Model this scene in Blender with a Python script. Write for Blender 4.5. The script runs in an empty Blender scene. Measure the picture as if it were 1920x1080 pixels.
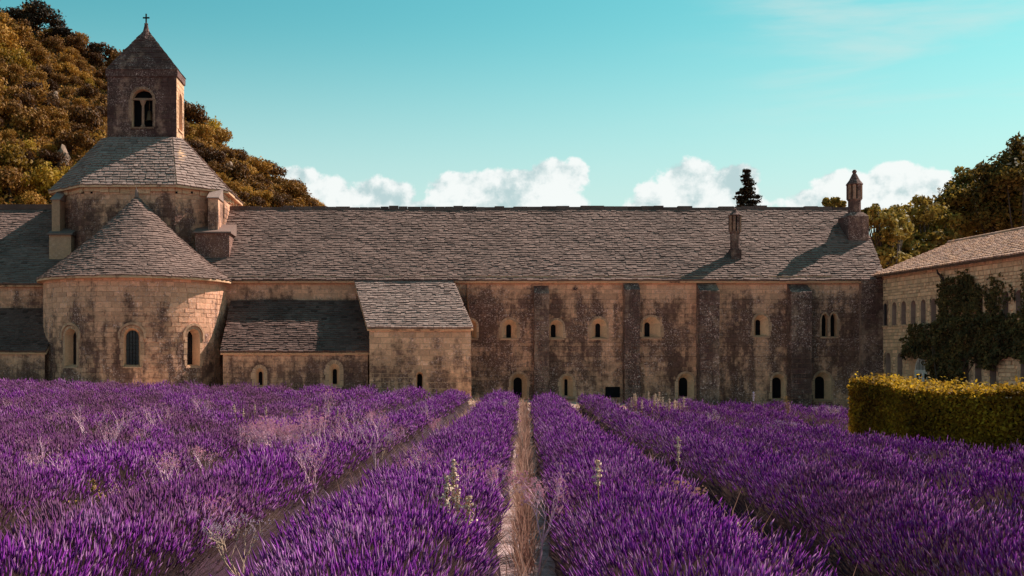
import bpy, bmesh, math, random
import numpy as np
from mathutils import Vector, Matrix, noise as mnoise

random.seed(7)
RNG = np.random.default_rng(11)
scene = bpy.context.scene
COL = scene.collection
R = math.radians

# ------------------------------------------------------------------ camera
cam_d = bpy.data.cameras.new('camera')
cam_d.lens = 36.0 * 2100 / 1920
cam_d.sensor_width = 36.0
cam_d.shift_x = 200 / 1920          # the picture is a crop off the lens axis
cam_d.shift_y = 128 / 1920
cam_d.clip_start = 0.1
cam_d.clip_end = 6000
cam = bpy.data.objects.new('camera', cam_d)
cam.location = (0, 0, 1.9)
cam.rotation_euler = (R(90), 0, 0)
COL.objects.link(cam)
scene.camera = cam

# ------------------------------------------------------------------ sun, sky, exposure
SUN_AZ, SUN_EL = R(58.0), R(44.0)    # azimuth from +Y towards +X
sun_d = bpy.data.lights.new('sun', 'SUN')
sun_d.energy = 5.0
sun_d.angle = R(0.5)
sun_d.color = (1.0, 0.90, 0.80)
sun = bpy.data.objects.new('sun', sun_d)
to_sun = Vector((math.sin(SUN_AZ) * math.cos(SUN_EL), math.cos(SUN_AZ) * math.cos(SUN_EL), math.sin(SUN_EL)))
sun.rotation_euler = to_sun.to_track_quat('Z', 'Y').to_euler()
sun.location = to_sun * 200
COL.objects.link(sun)

scene.view_settings.view_transform = 'Standard'
scene.view_settings.look = 'None'
scene.view_settings.gamma = 1.0
scene.view_settings.exposure = 0.72
scene.view_settings.use_curve_mapping = False


class NT:
    """small helper round a node tree"""
    def __init__(self, tree):
        self.t = tree
        tree.nodes.clear()

    def n(self, typ, **kw):
        nd = self.t.nodes.new(typ)
        for k, v in kw.items():
            setattr(nd, k, v)
        return nd

    def l(self, a, b):
        self.t.links.new(a, b)

    def put(self, sock, v):
        if v is None:
            return
        if hasattr(v, 'is_linked') or hasattr(v, 'links'):
            self.l(v, sock)
        else:
            if isinstance(v, (tuple, list)) and len(v) == 3 and sock.type == 'RGBA':
                v = (*v, 1)
            sock.default_value = v

    def math(self, op, a, b=None, c=None, clamp=False):
        m = self.n('ShaderNodeMath', operation=op)
        m.use_clamp = clamp
        self.put(m.inputs[0], a)
        if b is not None: self.put(m.inputs[1], b)
        if c is not None: self.put(m.inputs[2], c)
        return m.outputs[0]

    def vmath(self, op, a, b=None):
        m = self.n('ShaderNodeVectorMath', operation=op)
        self.put(m.inputs[0], a)
        if b is not None: self.put(m.inputs[1], b)
        return m.outputs[0]

    def noise(self, vec, scale, detail=4, rough=0.55, dist=0.0):
        m = self.n('ShaderNodeTexNoise')
        m.inputs['Scale'].default_value = scale
        m.inputs['Detail'].default_value = detail
        m.inputs['Roughness'].default_value = rough
        m.inputs['Distortion'].default_value = dist
        if vec is not None: self.l(vec, m.inputs['Vector'])
        return m.outputs['Fac']

    def mix(self, f, a, b, blend='MIX'):
        m = self.n('ShaderNodeMix', data_type='RGBA', blend_type=blend)
        self.put(m.inputs[0], f)
        self.put(m.inputs[6], a)
        self.put(m.inputs[7], b)
        return m.outputs[2]

    def ramp(self, v, lo, hi, a=0.0, b=1.0, smooth=True):
        m = self.n('ShaderNodeMapRange')
        m.interpolation_type = 'SMOOTHSTEP' if smooth else 'LINEAR'
        self.put(m.inputs[0], v)
        m.inputs[1].default_value = lo; m.inputs[2].default_value = hi
        m.inputs[3].default_value = a; m.inputs[4].default_value = b
        return m.outputs[0]

    def xyz(self, v):
        s = self.n('ShaderNodeSeparateXYZ'); self.l(v, s.inputs[0]); return s.outputs

    def comb(self, x, y, z):
        s = self.n('ShaderNodeCombineXYZ')
        for i, q in enumerate((x, y, z)): self.put(s.inputs[i], q)
        return s.outputs[0]


def build_world():
    w = bpy.data.worlds.new('World')
    scene.world = w
    w.use_nodes = True
    T = NT(w.node_tree)
    out = T.n('ShaderNodeOutputWorld')
    bg = T.n('ShaderNodeBackground')
    T.l(bg.outputs[0], out.inputs[0])
    bg.inputs[1].default_value = 0.092
    sky = T.n('ShaderNodeTexSky', sky_type='NISHITA')
    sky.sun_disc = False
    sky.sun_elevation = SUN_EL
    sky.sun_rotation = SUN_AZ
    sky.altitude = 300
    sky.air_density = 1.0
    sky.dust_density = 1.2
    sky.ozone_density = 1.0
    tc = T.n('ShaderNodeTexCoord')
    d = tc.outputs['Generated']
    x, y, z = T.xyz(d)[:3]
    # azimuth and elevation in degrees
    az = T.math('MULTIPLY', T.math('ARCTAN2', x, y), 57.29578)
    el = T.math('MULTIPLY', T.math('ARCSINE', z), 57.29578)
    # teal cast of the air, the same all the way round
    tinted = T.mix(1.0, sky.outputs[0], SKY_TINT, 'MULTIPLY')
    hz = T.ramp(el, 3.0, 18.0, 1.0, 0.0)
    col = T.mix(T.math('MULTIPLY', hz, 0.92), tinted, HORIZON)
    # cumulus: soft lumps low above the horizon, broken up by noise
    P = T.comb(az, el, 0.0)
    n1 = T.noise(P, 0.55, 7, 0.62)
    n2 = T.noise(T.vmath('ADD', P, (7.3, 2.1, 4.0)), 0.22, 4, 0.55)
    nb = T.noise(T.vmath('ADD', P, (0.55, 0.42, 0.0)), 0.55, 7, 0.62)   # the same field, looked up towards the sun
    blobs = []

    def px(x_, y_, rx, ry):
        a = math.degrees(math.atan2(x_ - 760, 2100))
        e = math.degrees(math.atan2(668 - y_, math.hypot(2100, x_ - 760)))
        k = 2100 / 57.3
        blobs.append((a, e - .1, rx * 1.1 / k, ry * 1.05 / k))
    for b in ((560, 345, 55, 35), (610, 365, 70, 42), (710, 375, 75, 46), (655, 385, 90, 40), (775, 395, 60, 26),
              (870, 352, 70, 36), (960, 348, 80, 38), (1040, 338, 62, 40), (1075, 330, 30, 34), (850, 385, 60, 40), (960, 390, 120, 28), (1050, 385, 55, 35),
              (1290, 335, 55, 42), (1250, 370, 65, 40), (1330, 370, 90, 50), (1375, 338, 45, 32), (1215, 388, 45, 22),
              (1530, 375, 70, 26), (1600, 350, 70, 34), (1680, 330, 60, 30), (1720, 345, 50, 30), (1650, 375, 110, 40)):
        px(*b)
    rr = random.Random(5)
    for k in range(26):                                  # the same kind of clouds round the rest of the horizon
        a = 38 + k * 11.0 + rr.uniform(-3, 3)
        blobs.append(((a + 180) % 360 - 180, rr.uniform(6.0, 9.5), rr.uniform(3.0, 6.0), rr.uniform(1.2, 2.4)))
    dens = None
    for a, e, rx, ry in blobs:
        da = T.math('MULTIPLY', T.math('SUBTRACT', az, a), 1 / rx)
        de = T.math('MULTIPLY', T.math('SUBTRACT', el, e), 1 / ry)
        q = T.math('SUBTRACT', 1.0, T.math('ADD', T.math('MULTIPLY', da, da), T.math('MULTIPLY', de, de)))
        dens = q if dens is None else T.math('SMOOTH_MAX', dens, q, 0.25)
    dens = T.math('MAXIMUM', dens, -1.0)
    dd = T.math('ADD', dens, T.math('MULTIPLY', T.math('SUBTRACT', n1, 0.5), 2.6))
    alpha = T.ramp(dd, 0.0, 0.40)
    lit = T.math('ADD', T.math('MULTIPLY', T.math('SUBTRACT', n1, nb), 3.4), T.math('MULTIPLY', T.math('SUBTRACT', n2, 0.5), 3.0))
    lit = T.math('SUBTRACT', T.math('ADD', lit, 0.80), T.math('MULTIPLY', T.ramp(dd, 0.4, 1.5), 0.18))
    lit = T.ramp(lit, 0.0, 1.0)
    cc = T.mix(lit, CLOUD_SHADE, CLOUD_LIT)
    # thin high veil
    az2, el2 = T.math('SUBTRACT', az, 27.0), T.math('SUBTRACT', el, 2.0)
    v = T.noise(T.comb(T.math('MULTIPLY', az2, 0.045), T.math('MULTIPLY', el2, 0.33), 3.0), 1.0, 6, 0.6, 0.4)
    v2 = T.noise(T.comb(T.math('MULTIPLY', az2, 0.02), T.math('MULTIPLY', el2, 0.07), 8.0), 1.6, 2, 0.5)
    veil = T.math('MULTIPLY', T.ramp(v, 0.46, 0.75), T.ramp(v2, 0.42, 0.62))
    col = T.mix(T.math('MULTIPLY', veil, 0.55), col, VEIL)
    col = T.mix(T.math('MULTIPLY', alpha, 0.95), col, cc)
    T.l(col, bg.inputs[0])


SKY_TINT = (0.37, 0.95, 0.72)
HORIZON = (4.7, 5.5, 5.3)
CLOUD_SHADE = (3.3, 4.3, 4.4)
CLOUD_LIT = (6.2, 6.4, 6.3)
VEIL = (4.6, 5.3, 5.1)
build_world()


# ------------------------------------------------------------------ helpers
def at(px_, py_, Y):
    """where the sight line through a pixel of the 1920 x 1080 photograph meets the depth Y (used for measuring only)"""
    return Vector(((px_ - 760) * Y / 2100, Y, 1.9 + (668 - py_) * Y / 2100))


class MB:
    def __init__(self):
        self.v, self.f, self.m = [], [], []

    def quad(self, a, b, c, d, m=0):
        i = len(self.v)
        self.v += [tuple(a), tuple(b), tuple(c), tuple(d)]
        self.f.append((i, i + 1, i + 2, i + 3)); self.m.append(m)

    def tri(self, a, b, c, m=0):
        i = len(self.v)
        self.v += [tuple(a), tuple(b), tuple(c)]
        self.f.append((i, i + 1, i + 2)); self.m.append(m)

    def hexa(self, p, m=0, skip=()):
        """p: 8 points, 0-3 bottom loop, 4-7 top loop"""
        i = len(self.v)
        self.v += [tuple(q) for q in p]
        for k, fc in enumerate(((3, 2, 1, 0), (4, 5, 6, 7), (0, 1, 5, 4), (1, 2, 6, 5), (2, 3, 7, 6), (3, 0, 4, 7))):
            if k in skip: continue
            self.f.append(tuple(i + q for q in fc)); self.m.append(m)

    def box(self, x0, x1, y0, y1, z0, z1, m=0):
        self.hexa([(x0, y0, z0), (x1, y0, z0), (x1, y1, z0), (x0, y1, z0), (x0, y0, z1), (x1, y0, z1), (x1, y1, z1), (x0, y1, z1)], m)

    def tube(self, pts, rad, seg=6, m=0, cap=True):
        rings = []
        n = len(pts)
        for k in range(n):
            p = Vector(pts[k])
            t = Vector(pts[min(k + 1, n - 1)]) - Vector(pts[max(k - 1, 0)])
            if t.length < 1e-9: t = Vector((0, 0, 1))
            t.normalize()
            a = t.orthogonal().normalized() if abs(t.z) < 0.95 else Vector((1, 0, 0)).cross(t).normalized()
            b = t.cross(a)
            r = rad[k] if hasattr(rad, '__len__') else rad
            i0 = len(self.v)
            for s in range(seg):
                an = 2 * math.pi * s / seg
                self.v.append(tuple(p + a * (r * math.cos(an)) + b * (r * math.sin(an))))
            rings.append(i0)
        for k in range(n - 1):
            for s in range(seg):
                s2 = (s + 1) % seg
                self.f.append((rings[k] + s, rings[k] + s2, rings[k + 1] + s2, rings[k + 1] + s)); self.m.append(m)
        if cap:
            self.f.append(tuple(rings[0] + s for s in range(seg))[::-1]); self.m.append(m)
            self.f.append(tuple(rings[-1] + s for s in range(seg))); self.m.append(m)

    def lathe(self, cx, cy, prof, seg=12, m=0, a0=0.0):
        """prof: (radius, z) from bottom to top"""
        r0 = len(self.v)
        for r, z in prof:
            for s in range(seg):
                an = a0 + 2 * math.pi * s / seg
                self.v.append((cx + r * math.cos(an), cy + r * math.sin(an), z))
        for k in range(len(prof) - 1):
            for s in range(seg):
                s2 = (s + 1) % seg
                self.f.append((r0 + k * seg + s, r0 + k * seg + s2, r0 + (k + 1) * seg + s2, r0 + (k + 1) * seg + s)); self.m.append(m)

    def build(self, name, mats, parent=None, smooth=False):
        me = bpy.data.meshes.new(name)
        me.from_pydata(self.v, [], self.f)
        mats = mats if isinstance(mats, (list, tuple)) else [mats]
        for q in mats: me.materials.append(q)
        if len(mats) > 1:
            me.polygons.foreach_set('material_index', self.m)
        if smooth:
            me.polygons.foreach_set('use_smooth', [True] * len(me.polygons))
        me.update()
        return link(name, me, parent)


def link(name, me, parent=None):
    o = bpy.data.objects.new(name, me)
    COL.objects.link(o)
    if parent is not None: o.parent = parent
    return o


def thing(name, label, cat, loc=(0, 0, 0), group=None):
    o = bpy.data.objects.new(name, None)
    o.empty_display_size = 0.3
    COL.objects.link(o)
    o.location = loc
    tag(o, label, cat, group)
    return o


def tag(o, label=None, cat=None, group=None, kind=None):
    if label: o['label'] = label
    if cat: o['category'] = cat
    if group: o['group'] = group
    if kind: o['kind'] = kind
    return o


def np_mesh(name, verts, faces_q=None, faces_t=None, mats=(), mi_q=None, mi_t=None):
    """mesh from numpy arrays: quads (n,4) and / or triangles (n,3)"""
    me = bpy.data.meshes.new(name)
    me.vertices.add(len(verts))
    me.vertices.foreach_set('co', np.asarray(verts, np.float32).ravel())
    loops, starts, tot, mi = [], [], [], []
    o = 0
    for fs, k, m in ((faces_q, 4, mi_q), (faces_t, 3, mi_t)):
        if fs is None or not len(fs): continue
        fs = np.asarray(fs, np.int32)
        loops.append(fs.ravel()); starts.append(o + np.arange(len(fs), dtype=np.int32) * k)
        o += fs.size
        mi.append(np.zeros(len(fs), np.int32) if m is None else np.asarray(m, np.int32))
    L = np.concatenate(loops)
    me.loops.add(len(L)); me.loops.foreach_set('vertex_index', L)
    S = np.concatenate(starts)
    me.polygons.add(len(S)); me.polygons.foreach_set('loop_start', S)
    for q in mats: me.materials.append(q)
    me.polygons.foreach_set('material_index', np.concatenate(mi))
    me.update(calc_edges=True)
    return me


# ------------------------------------------------------------------ materials
def new_mat(name):
    m = bpy.data.materials.new(name)
    m.use_nodes = True
    T = NT(m.node_tree)
    out = T.n('ShaderNodeOutputMaterial')
    b = T.n('ShaderNodeBsdfPrincipled')
    b.inputs['Roughness'].default_value = 0.9
    b.inputs['Specular IOR Level'].default_value = 0.15
    T.l(b.outputs[0], out.inputs[0])
    return m, T, b, out


def rnd(T):
    """one random number per piece, whether it is an object of its own or an island of a joined mesh"""
    g = T.n('ShaderNodeNewGeometry')
    o = T.n('ShaderNodeObjectInfo')
    return T.math('FRACT', T.math('ADD', g.outputs['Random Per Island'], T.math('MULTIPLY', o.outputs['Random'], 7.31)))


def stone_mat(name, light=(0.90, 0.45, 0.275), light2=(0.65, 0.315, 0.195), dark=(0.078, 0.033, 0.032), zclean=5.2, zfade=1.0,
              bias=0.0, lichen=0.5, streak=0.35, seed=0.0, vary=0.55, bump=0.6, soft=0.46):
    m, T, b, out = new_mat(name)
    g = T.n('ShaderNodeNewGeometry')
    pos = T.vmath('ADD', g.outputs['Position'], (seed * 3.7, seed * 1.3, 0.0))
    z = T.xyz(g.outputs['Position'])[2]
    r = rnd(T)
    n1 = T.noise(T.vmath('MULTIPLY', pos, (1.0, 1.0, streak)), 0.60, 8, 0.66, 0.4)
    n2 = T.noise(pos, 2.2, 6, 0.72)
    n3 = T.noise(pos, 6.0, 5, 0.75)
    nw = T.noise(T.vmath('MULTIPLY', pos, (1.0, 1.0, 0.12)), 1.5, 5, 0.7)      # runs of damp below the eaves
    c0 = lambda q, k: T.math('MULTIPLY', T.math('SUBTRACT', q, 0.5), k)
    # weather-black grows on the rain-washed stone; the strip kept dry by the eaves stays clean
    zz = T.math('ADD', z, c0(nw, 2.6 * min(1.2, zfade)))
    s = T.ramp(zz, zclean - zfade, zclean + zfade, 0.22, -0.40)
    s = T.math('ADD', s, T.math('ADD', c0(n1, 2.7), c0(n2, 2.1)))
    s = T.math('ADD', s, T.math('ADD', c0(r, 0.36), c0(nw, 1.5)))
    stain = T.ramp(s, -0.06 - bias - soft * 0.5, -0.06 - bias + soft)
    base = T.mix(T.ramp(n3, 0.3, 0.7), light2, light)
    base = T.mix(T.math('MULTIPLY', r, 0.55), base, light2)
    dk = T.mix(T.ramp(n2, 0.36, 0.66), dark, tuple(d * 0.62 + l * 0.38 * 0.5 for d, l in zip(dark, light2)))
    dk = T.mix(T.math('MULTIPLY', T.ramp(n3, 0.30, 0.50, 1.0, 0.0), 0.6), dk, tuple(q * 0.45 for q in dark))
    c = T.mix(T.math('MULTIPLY', stain, 0.96), base, dk)
    # pale lichen and lime bloom on the black
    l1 = T.noise(pos, 11.0, 5, 0.9)
    l2 = T.noise(pos, 0.8, 3, 0.5)
    li = T.math('MULTIPLY', T.ramp(l1, 0.55, 0.60), T.ramp(l2, 0.36, 0.56))
    c = T.mix(T.math('MULTIPLY', li, lichen), c, (0.78, 0.50, 0.43))
    br = T.math('ADD', 1.0 - vary * 0.5, T.math('MULTIPLY', r, vary))
    fine = T.math('ADD', 0.60, T.math('MULTIPLY', T.noise(pos, 17.0, 5, 0.8), 0.80))
    c = T.mix(1.0, c, T.comb(br, br, br), 'MULTIPLY')
    c = T.mix(1.0, c, T.comb(fine, fine, fine), 'MULTIPLY')
    T.l(c, b.inputs['Base Color'])
    bp = T.n('ShaderNodeBump')
    bp.inputs['Strength'].default_value = bump
    bp.inputs['Distance'].default_value = 0.05
    T.l(T.math('ADD', n3, T.math('MULTIPLY', T.noise(pos, 16.0, 5, 0.7), 0.6)), bp.inputs['Height'])
    T.l(bp.outputs[0], b.inputs['Normal'])
    return m


def tile_mat(name, a=(0.33, 0.245, 0.215), c_=(0.16, 0.115, 0.105), moss=(0.035, 0.024, 0.022), mossy=0.3, lichen=(0.50, 0.42, 0.38), warm=None, seed=0.0):
    m, T, b, out = new_mat(name)
    g = T.n('ShaderNodeNewGeometry')
    pos = T.vmath('ADD', g.outputs['Position'], (seed * 5.1, seed * 2.3, seed))
    r = rnd(T)
    n1 = T.noise(pos, 0.5, 6, 0.65)
    n3 = T.noise(pos, 5.0, 5, 0.75)
    c = T.mix(r, c_, a)
    if warm is not None:
        c = T.mix(T.ramp(T.math('FRACT', T.math('MULTIPLY', r, 13.7)), 0.45, 0.75), c, warm)
    c = T.mix(T.math('MULTIPLY', T.ramp(n3, 0.55, 0.72), 0.5), c, lichen)
    mm = T.math('MULTIPLY', T.ramp(T.math('ADD', n1, T.math('MULTIPLY', n3, 0.35)), 0.60, 0.86), mossy)
    mm = T.math('MAXIMUM', mm, T.math('MULTIPLY', T.ramp(T.math('FRACT', T.math('MULTIPLY', r, 5.3)), 0.92, 0.96), min(1.0, mossy + 0.25)))
    c = T.mix(mm, c, moss)
    T.l(c, b.inputs['Base Color'])
    bp = T.n('ShaderNodeBump')
    bp.inputs['Strength'].default_value = 0.6
    bp.inputs['Distance'].default_value = 0.04
    T.l(T.noise(pos, 13.0, 5, 0.7), bp.inputs['Height'])
    T.l(bp.outputs[0], b.inputs['Normal'])
    return m


def plain_mat(name, c1, c2=None, scale=3.0, rough=0.85, metal=0.0, bump=0.2, bscale=20.0, spec=0.15):
    m, T, b, out = new_mat(name)
    g = T.n('ShaderNodeNewGeometry')
    n = T.noise(g.outputs['Position'], scale, 6, 0.65)
    c = T.mix(T.ramp(n, 0.3, 0.7), c1, c2 or tuple(q * 0.6 for q in c1))
    T.l(c, b.inputs['Base Color'])
    b.inputs['Roughness'].default_value = rough
    b.inputs['Metallic'].default_value = metal
    b.inputs['Specular IOR Level'].default_value = spec
    if bump:
        bp = T.n('ShaderNodeBump')
        bp.inputs['Strength'].default_value = bump
        bp.inputs['Distance'].default_value = 0.03
        T.l(T.noise(g.outputs['Position'], bscale, 4, 0.7), bp.inputs['Height'])
        T.l(bp.outputs[0], b.inputs['Normal'])
    return m


def leaf_mat(name, cols, trans=0.35, nscale=0.25, per_object=0.35):
    """cols: dark, middle, bright leaf colours"""
    m, T, b, out = new_mat(name)
    g = T.n('ShaderNodeNewGeometry')
    o = T.n('ShaderNodeObjectInfo')
    r = g.outputs['Random Per Island']
    n = T.noise(g.outputs['Position'], nscale, 4, 0.6)
    k = T.math('ADD', T.math('MULTIPLY', r, 0.45), T.math('MULTIPLY', T.math('SUBTRACT', n, 0.5), 1.2))
    k = T.math('ADD', k, T.math('MULTIPLY', T.math('SUBTRACT', o.outputs['Random'], 0.5), per_object * 2))
    k = T.math('ADD', k, 0.25)
    c = T.mix(T.ramp(k, 0.0, 0.55), cols[0], cols[1])
    c = T.mix(T.ramp(k, 0.45, 1.0), c, cols[2])
    T.l(c, b.inputs['Base Color'])
    b.inputs['Roughness'].default_value = 0.7
    tr = T.n('ShaderNodeBsdfTranslucent')
    T.l(c, tr.inputs[0])
    mx = T.n('ShaderNodeMixShader')
    mx.inputs[0].default_value = trans
    T.l(b.outputs[0], mx.inputs[1]); T.l(tr.outputs[0], mx.inputs[2])
    T.l(mx.outputs[0], out.inputs[0])
    return m


M = {}
M['wall'] = stone_mat('weathered_limestone', zclean=5.55, zfade=0.9, bias=-0.05, lichen=1.0, streak=0.22)
M['apse'] = stone_mat('apse_limestone', zclean=4.3, zfade=1.9, bias=-0.10, lichen=1.0, seed=2.0)
M['annex'] = stone_mat('annex_limestone', light2=(0.62, 0.34, 0.21), zclean=2.2, zfade=2.0, bias=-0.16, lichen=0.85, seed=4.0)
M['chapel'] = stone_mat('chapel_limestone', zclean=1.7, zfade=0.8, bias=0.02, lichen=0.4, seed=6.0, streak=0.12)
M['drum'] = stone_mat('tower_drum_limestone', zclean=10.9, zfade=1.0, bias=0.02, lichen=0.7, seed=8.0)
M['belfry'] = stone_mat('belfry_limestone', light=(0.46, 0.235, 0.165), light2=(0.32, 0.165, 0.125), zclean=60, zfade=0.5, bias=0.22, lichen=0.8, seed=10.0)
M['wing'] = stone_mat('wing_rubble', light=(0.95, 0.56, 0.33), light2=(0.76, 0.43, 0.25), dark=(0.24, 0.12, 0.08), zclean=-0.2, zfade=1.0, bias=-0.25, lichen=0.3, seed=12.0, vary=0.5)
M['mortar'] = stone_mat('lime_mortar', light=(0.58, 0.32, 0.20), light2=(0.42, 0.23, 0.15), dark=(0.070, 0.036, 0.034), zclean=5.55, zfade=0.9, bias=0.10, lichen=0.4, vary=0.0)
M['mortar_pale'] = stone_mat('pale_mortar', light=(0.62, 0.35, 0.21), light2=(0.46, 0.26, 0.16), dark=(0.12, 0.06, 0.05), zclean=2.0, zfade=2.0, bias=-0.25, lichen=0.3, vary=0.0, seed=3.0)
M['dressed'] = stone_mat('dressed_stone', light=(0.80, 0.46, 0.27), light2=(0.62, 0.345, 0.21), zclean=-8.0, zfade=1.0, bias=-0.0, lichen=0.25, seed=14.0, vary=0.3)
M['niche'] = stone_mat('window_niche_stone', light=(0.86, 0.50, 0.30), light2=(0.68, 0.38, 0.23), zclean=-8.0, zfade=1.0, bias=-0.22, lichen=0.2, seed=15.0, vary=0.3)
M['pier'] = stone_mat('blackened_buttress_stone', light=(0.50, 0.28, 0.19), light2=(0.34, 0.19, 0.14), zclean=7.2, zfade=0.8, bias=0.12, lichen=1.0, seed=16.0, soft=0.6)
M['belfry_ring'] = stone_mat('belfry_arch_stone', light=(0.44, 0.235, 0.15), light2=(0.33, 0.175, 0.12), zclean=-8.0, zfade=1.0, bias=0.10, lichen=0.3, seed=18.0)
M['wall_ring'] = stone_mat('window_arch_stone', light=(0.66, 0.36, 0.22), light2=(0.48, 0.26, 0.165), zclean=-8.0, zfade=1.0, bias=-0.04, lichen=0.5, seed=17.0)
M['lauze'] = tile_mat('lauze_slabs', a=(0.255, 0.155, 0.130), c_=(0.185, 0.110, 0.092), lichen=(0.37, 0.27, 0.23), mossy=0.34)
M['lauze_dark'] = tile_mat('shade_toned_lauze_slabs', a=(0.190, 0.108, 0.090), c_=(0.13, 0.072, 0.060), moss=(0.065, 0.036, 0.031), mossy=0.6, lichen=(0.24, 0.16, 0.135), seed=2.0)  # slab tones lowered so the lean-to roofs look shaded
M['lauze_pale'] = tile_mat('pale_lauze_slabs', a=(0.34, 0.222, 0.190), c_=(0.26, 0.165, 0.14), mossy=0.15, seed=4.0)
M['canal'] = tile_mat('clay_canal_tiles', a=(0.60, 0.34, 0.25), c_=(0.36, 0.19, 0.14), mossy=0.15, warm=(0.56, 0.29, 0.18), seed=6.0)
def mortar_of(name, k=0.78, **kw):
    lt = kw.pop('light', (0.90, 0.45, 0.275)); l2 = kw.pop('light2', (0.65, 0.315, 0.195)); dk = kw.pop('dark', (0.078, 0.033, 0.032))
    f = lambda c: tuple(q * k for q in c)
    return stone_mat(name, light=f(lt), light2=f(l2), dark=f(dk), vary=0.0, **kw)


M['chimney'] = stone_mat('sooty_chimney_stone', light=(0.44, 0.24, 0.165), light2=(0.30, 0.165, 0.125), zclean=60, zfade=0.6, bias=0.10, lichen=0.8, seed=16.0, soft=0.6)
M['mortar'] = mortar_of('wall_mortar', zclean=5.55, zfade=0.9, bias=-0.05, lichen=1.0, streak=0.22)
M['mortar_apse'] = mortar_of('apse_mortar', zclean=4.3, zfade=1.9, bias=-0.10, lichen=1.0, seed=2.0)
M['mortar_chapel'] = mortar_of('chapel_mortar', zclean=1.7, zfade=0.8, bias=0.02, lichen=0.4, seed=6.0, streak=0.12)
M['mortar_drum'] = mortar_of('drum_mortar', zclean=10.9, zfade=1.0, bias=0.02, lichen=0.7, seed=8.0)
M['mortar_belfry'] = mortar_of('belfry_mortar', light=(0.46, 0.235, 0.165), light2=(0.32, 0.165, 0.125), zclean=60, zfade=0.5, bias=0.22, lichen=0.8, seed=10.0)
M['reveal'] = plain_mat('shade_toned_reveal', (0.36, 0.21, 0.165), (0.26, 0.15, 0.12), scale=3)  # darker than the wall, standing in for shade inside the window recesses
M['void'] = plain_mat('unlit_interior', (0.010, 0.008, 0.010), rough=1.0, bump=0)
M['glass'] = plain_mat('old_window_glass', (0.018, 0.014, 0.018), rough=0.25, bump=0.15, bscale=3.0, spec=0.4)
M['iron'] = plain_mat('wrought_iron', (0.025, 0.018, 0.018), rough=0.6, metal=0.3)
M['white'] = plain_mat('white_painted_wood', (0.72, 0.62, 0.56), (0.60, 0.50, 0.44), rough=0.6)
M['wood'] = plain_mat('weathered_beam', (0.16, 0.09, 0.06), (0.09, 0.05, 0.035), scale=6)
M['bark'] = plain_mat('bark', (0.09, 0.055, 0.04), (0.05, 0.03, 0.022), scale=5, bump=0.6)
M['pipe'] = plain_mat('zinc_downpipe', (0.06, 0.04, 0.04), rough=0.6, metal=0.2)
M['bronze'] = plain_mat('bronze_bell', (0.13, 0.07, 0.04), rough=0.5, metal=0.5)

# ------------------------------------------------------------------ ground and hill
def sstep(a, b, x):
    t = min(1.0, max(0.0, (x - a) / (b - a)))
    return t * t * (3 - 2 * t)


def gz(x, y):
    t = sstep(2, 34, y)
    return -t * (0.38 + (0.035 if x > 0 else 0.018) * max(-24, min(24, x)))


CREST = [(-260, 105), (-150, 88), (-110, 78), (-72, 61.5), (-60, 57), (-50, 50.5), (-40, 45.0), (-30, 37.5), (-21, 32.0), (-15, 27.5), (-11, 23.5), (-4, 14), (4, 7), (14, 4), (60, 3), (300, 4)]


def crest(x):
    for (x0, z0), (x1, z1) in zip(CREST, CREST[1:]):
        if x <= x1:
            return z0 + (z1 - z0) * (x - x0) / (x1 - x0)
    return CREST[-1][1]


def hz(x, y):
    base = gz(x, 52)
    t = (y - 84) / 116
    if t <= 0: return base - 0.02
    s = sstep(0, 1, t) * 0.45 + min(t, 1.0) * 0.55
    n = mnoise.fractal(Vector((x * 0.03, y * 0.03, 1.7)), 1.0, 2.0, 4) * 3.2 * min(1, t * 3) * min(1.0, max(0.15, (1.15 - t) * 3))
    z = base + crest(x) * s + n
    if t > 1: z -= (t - 1) * 6
    return z


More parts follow.
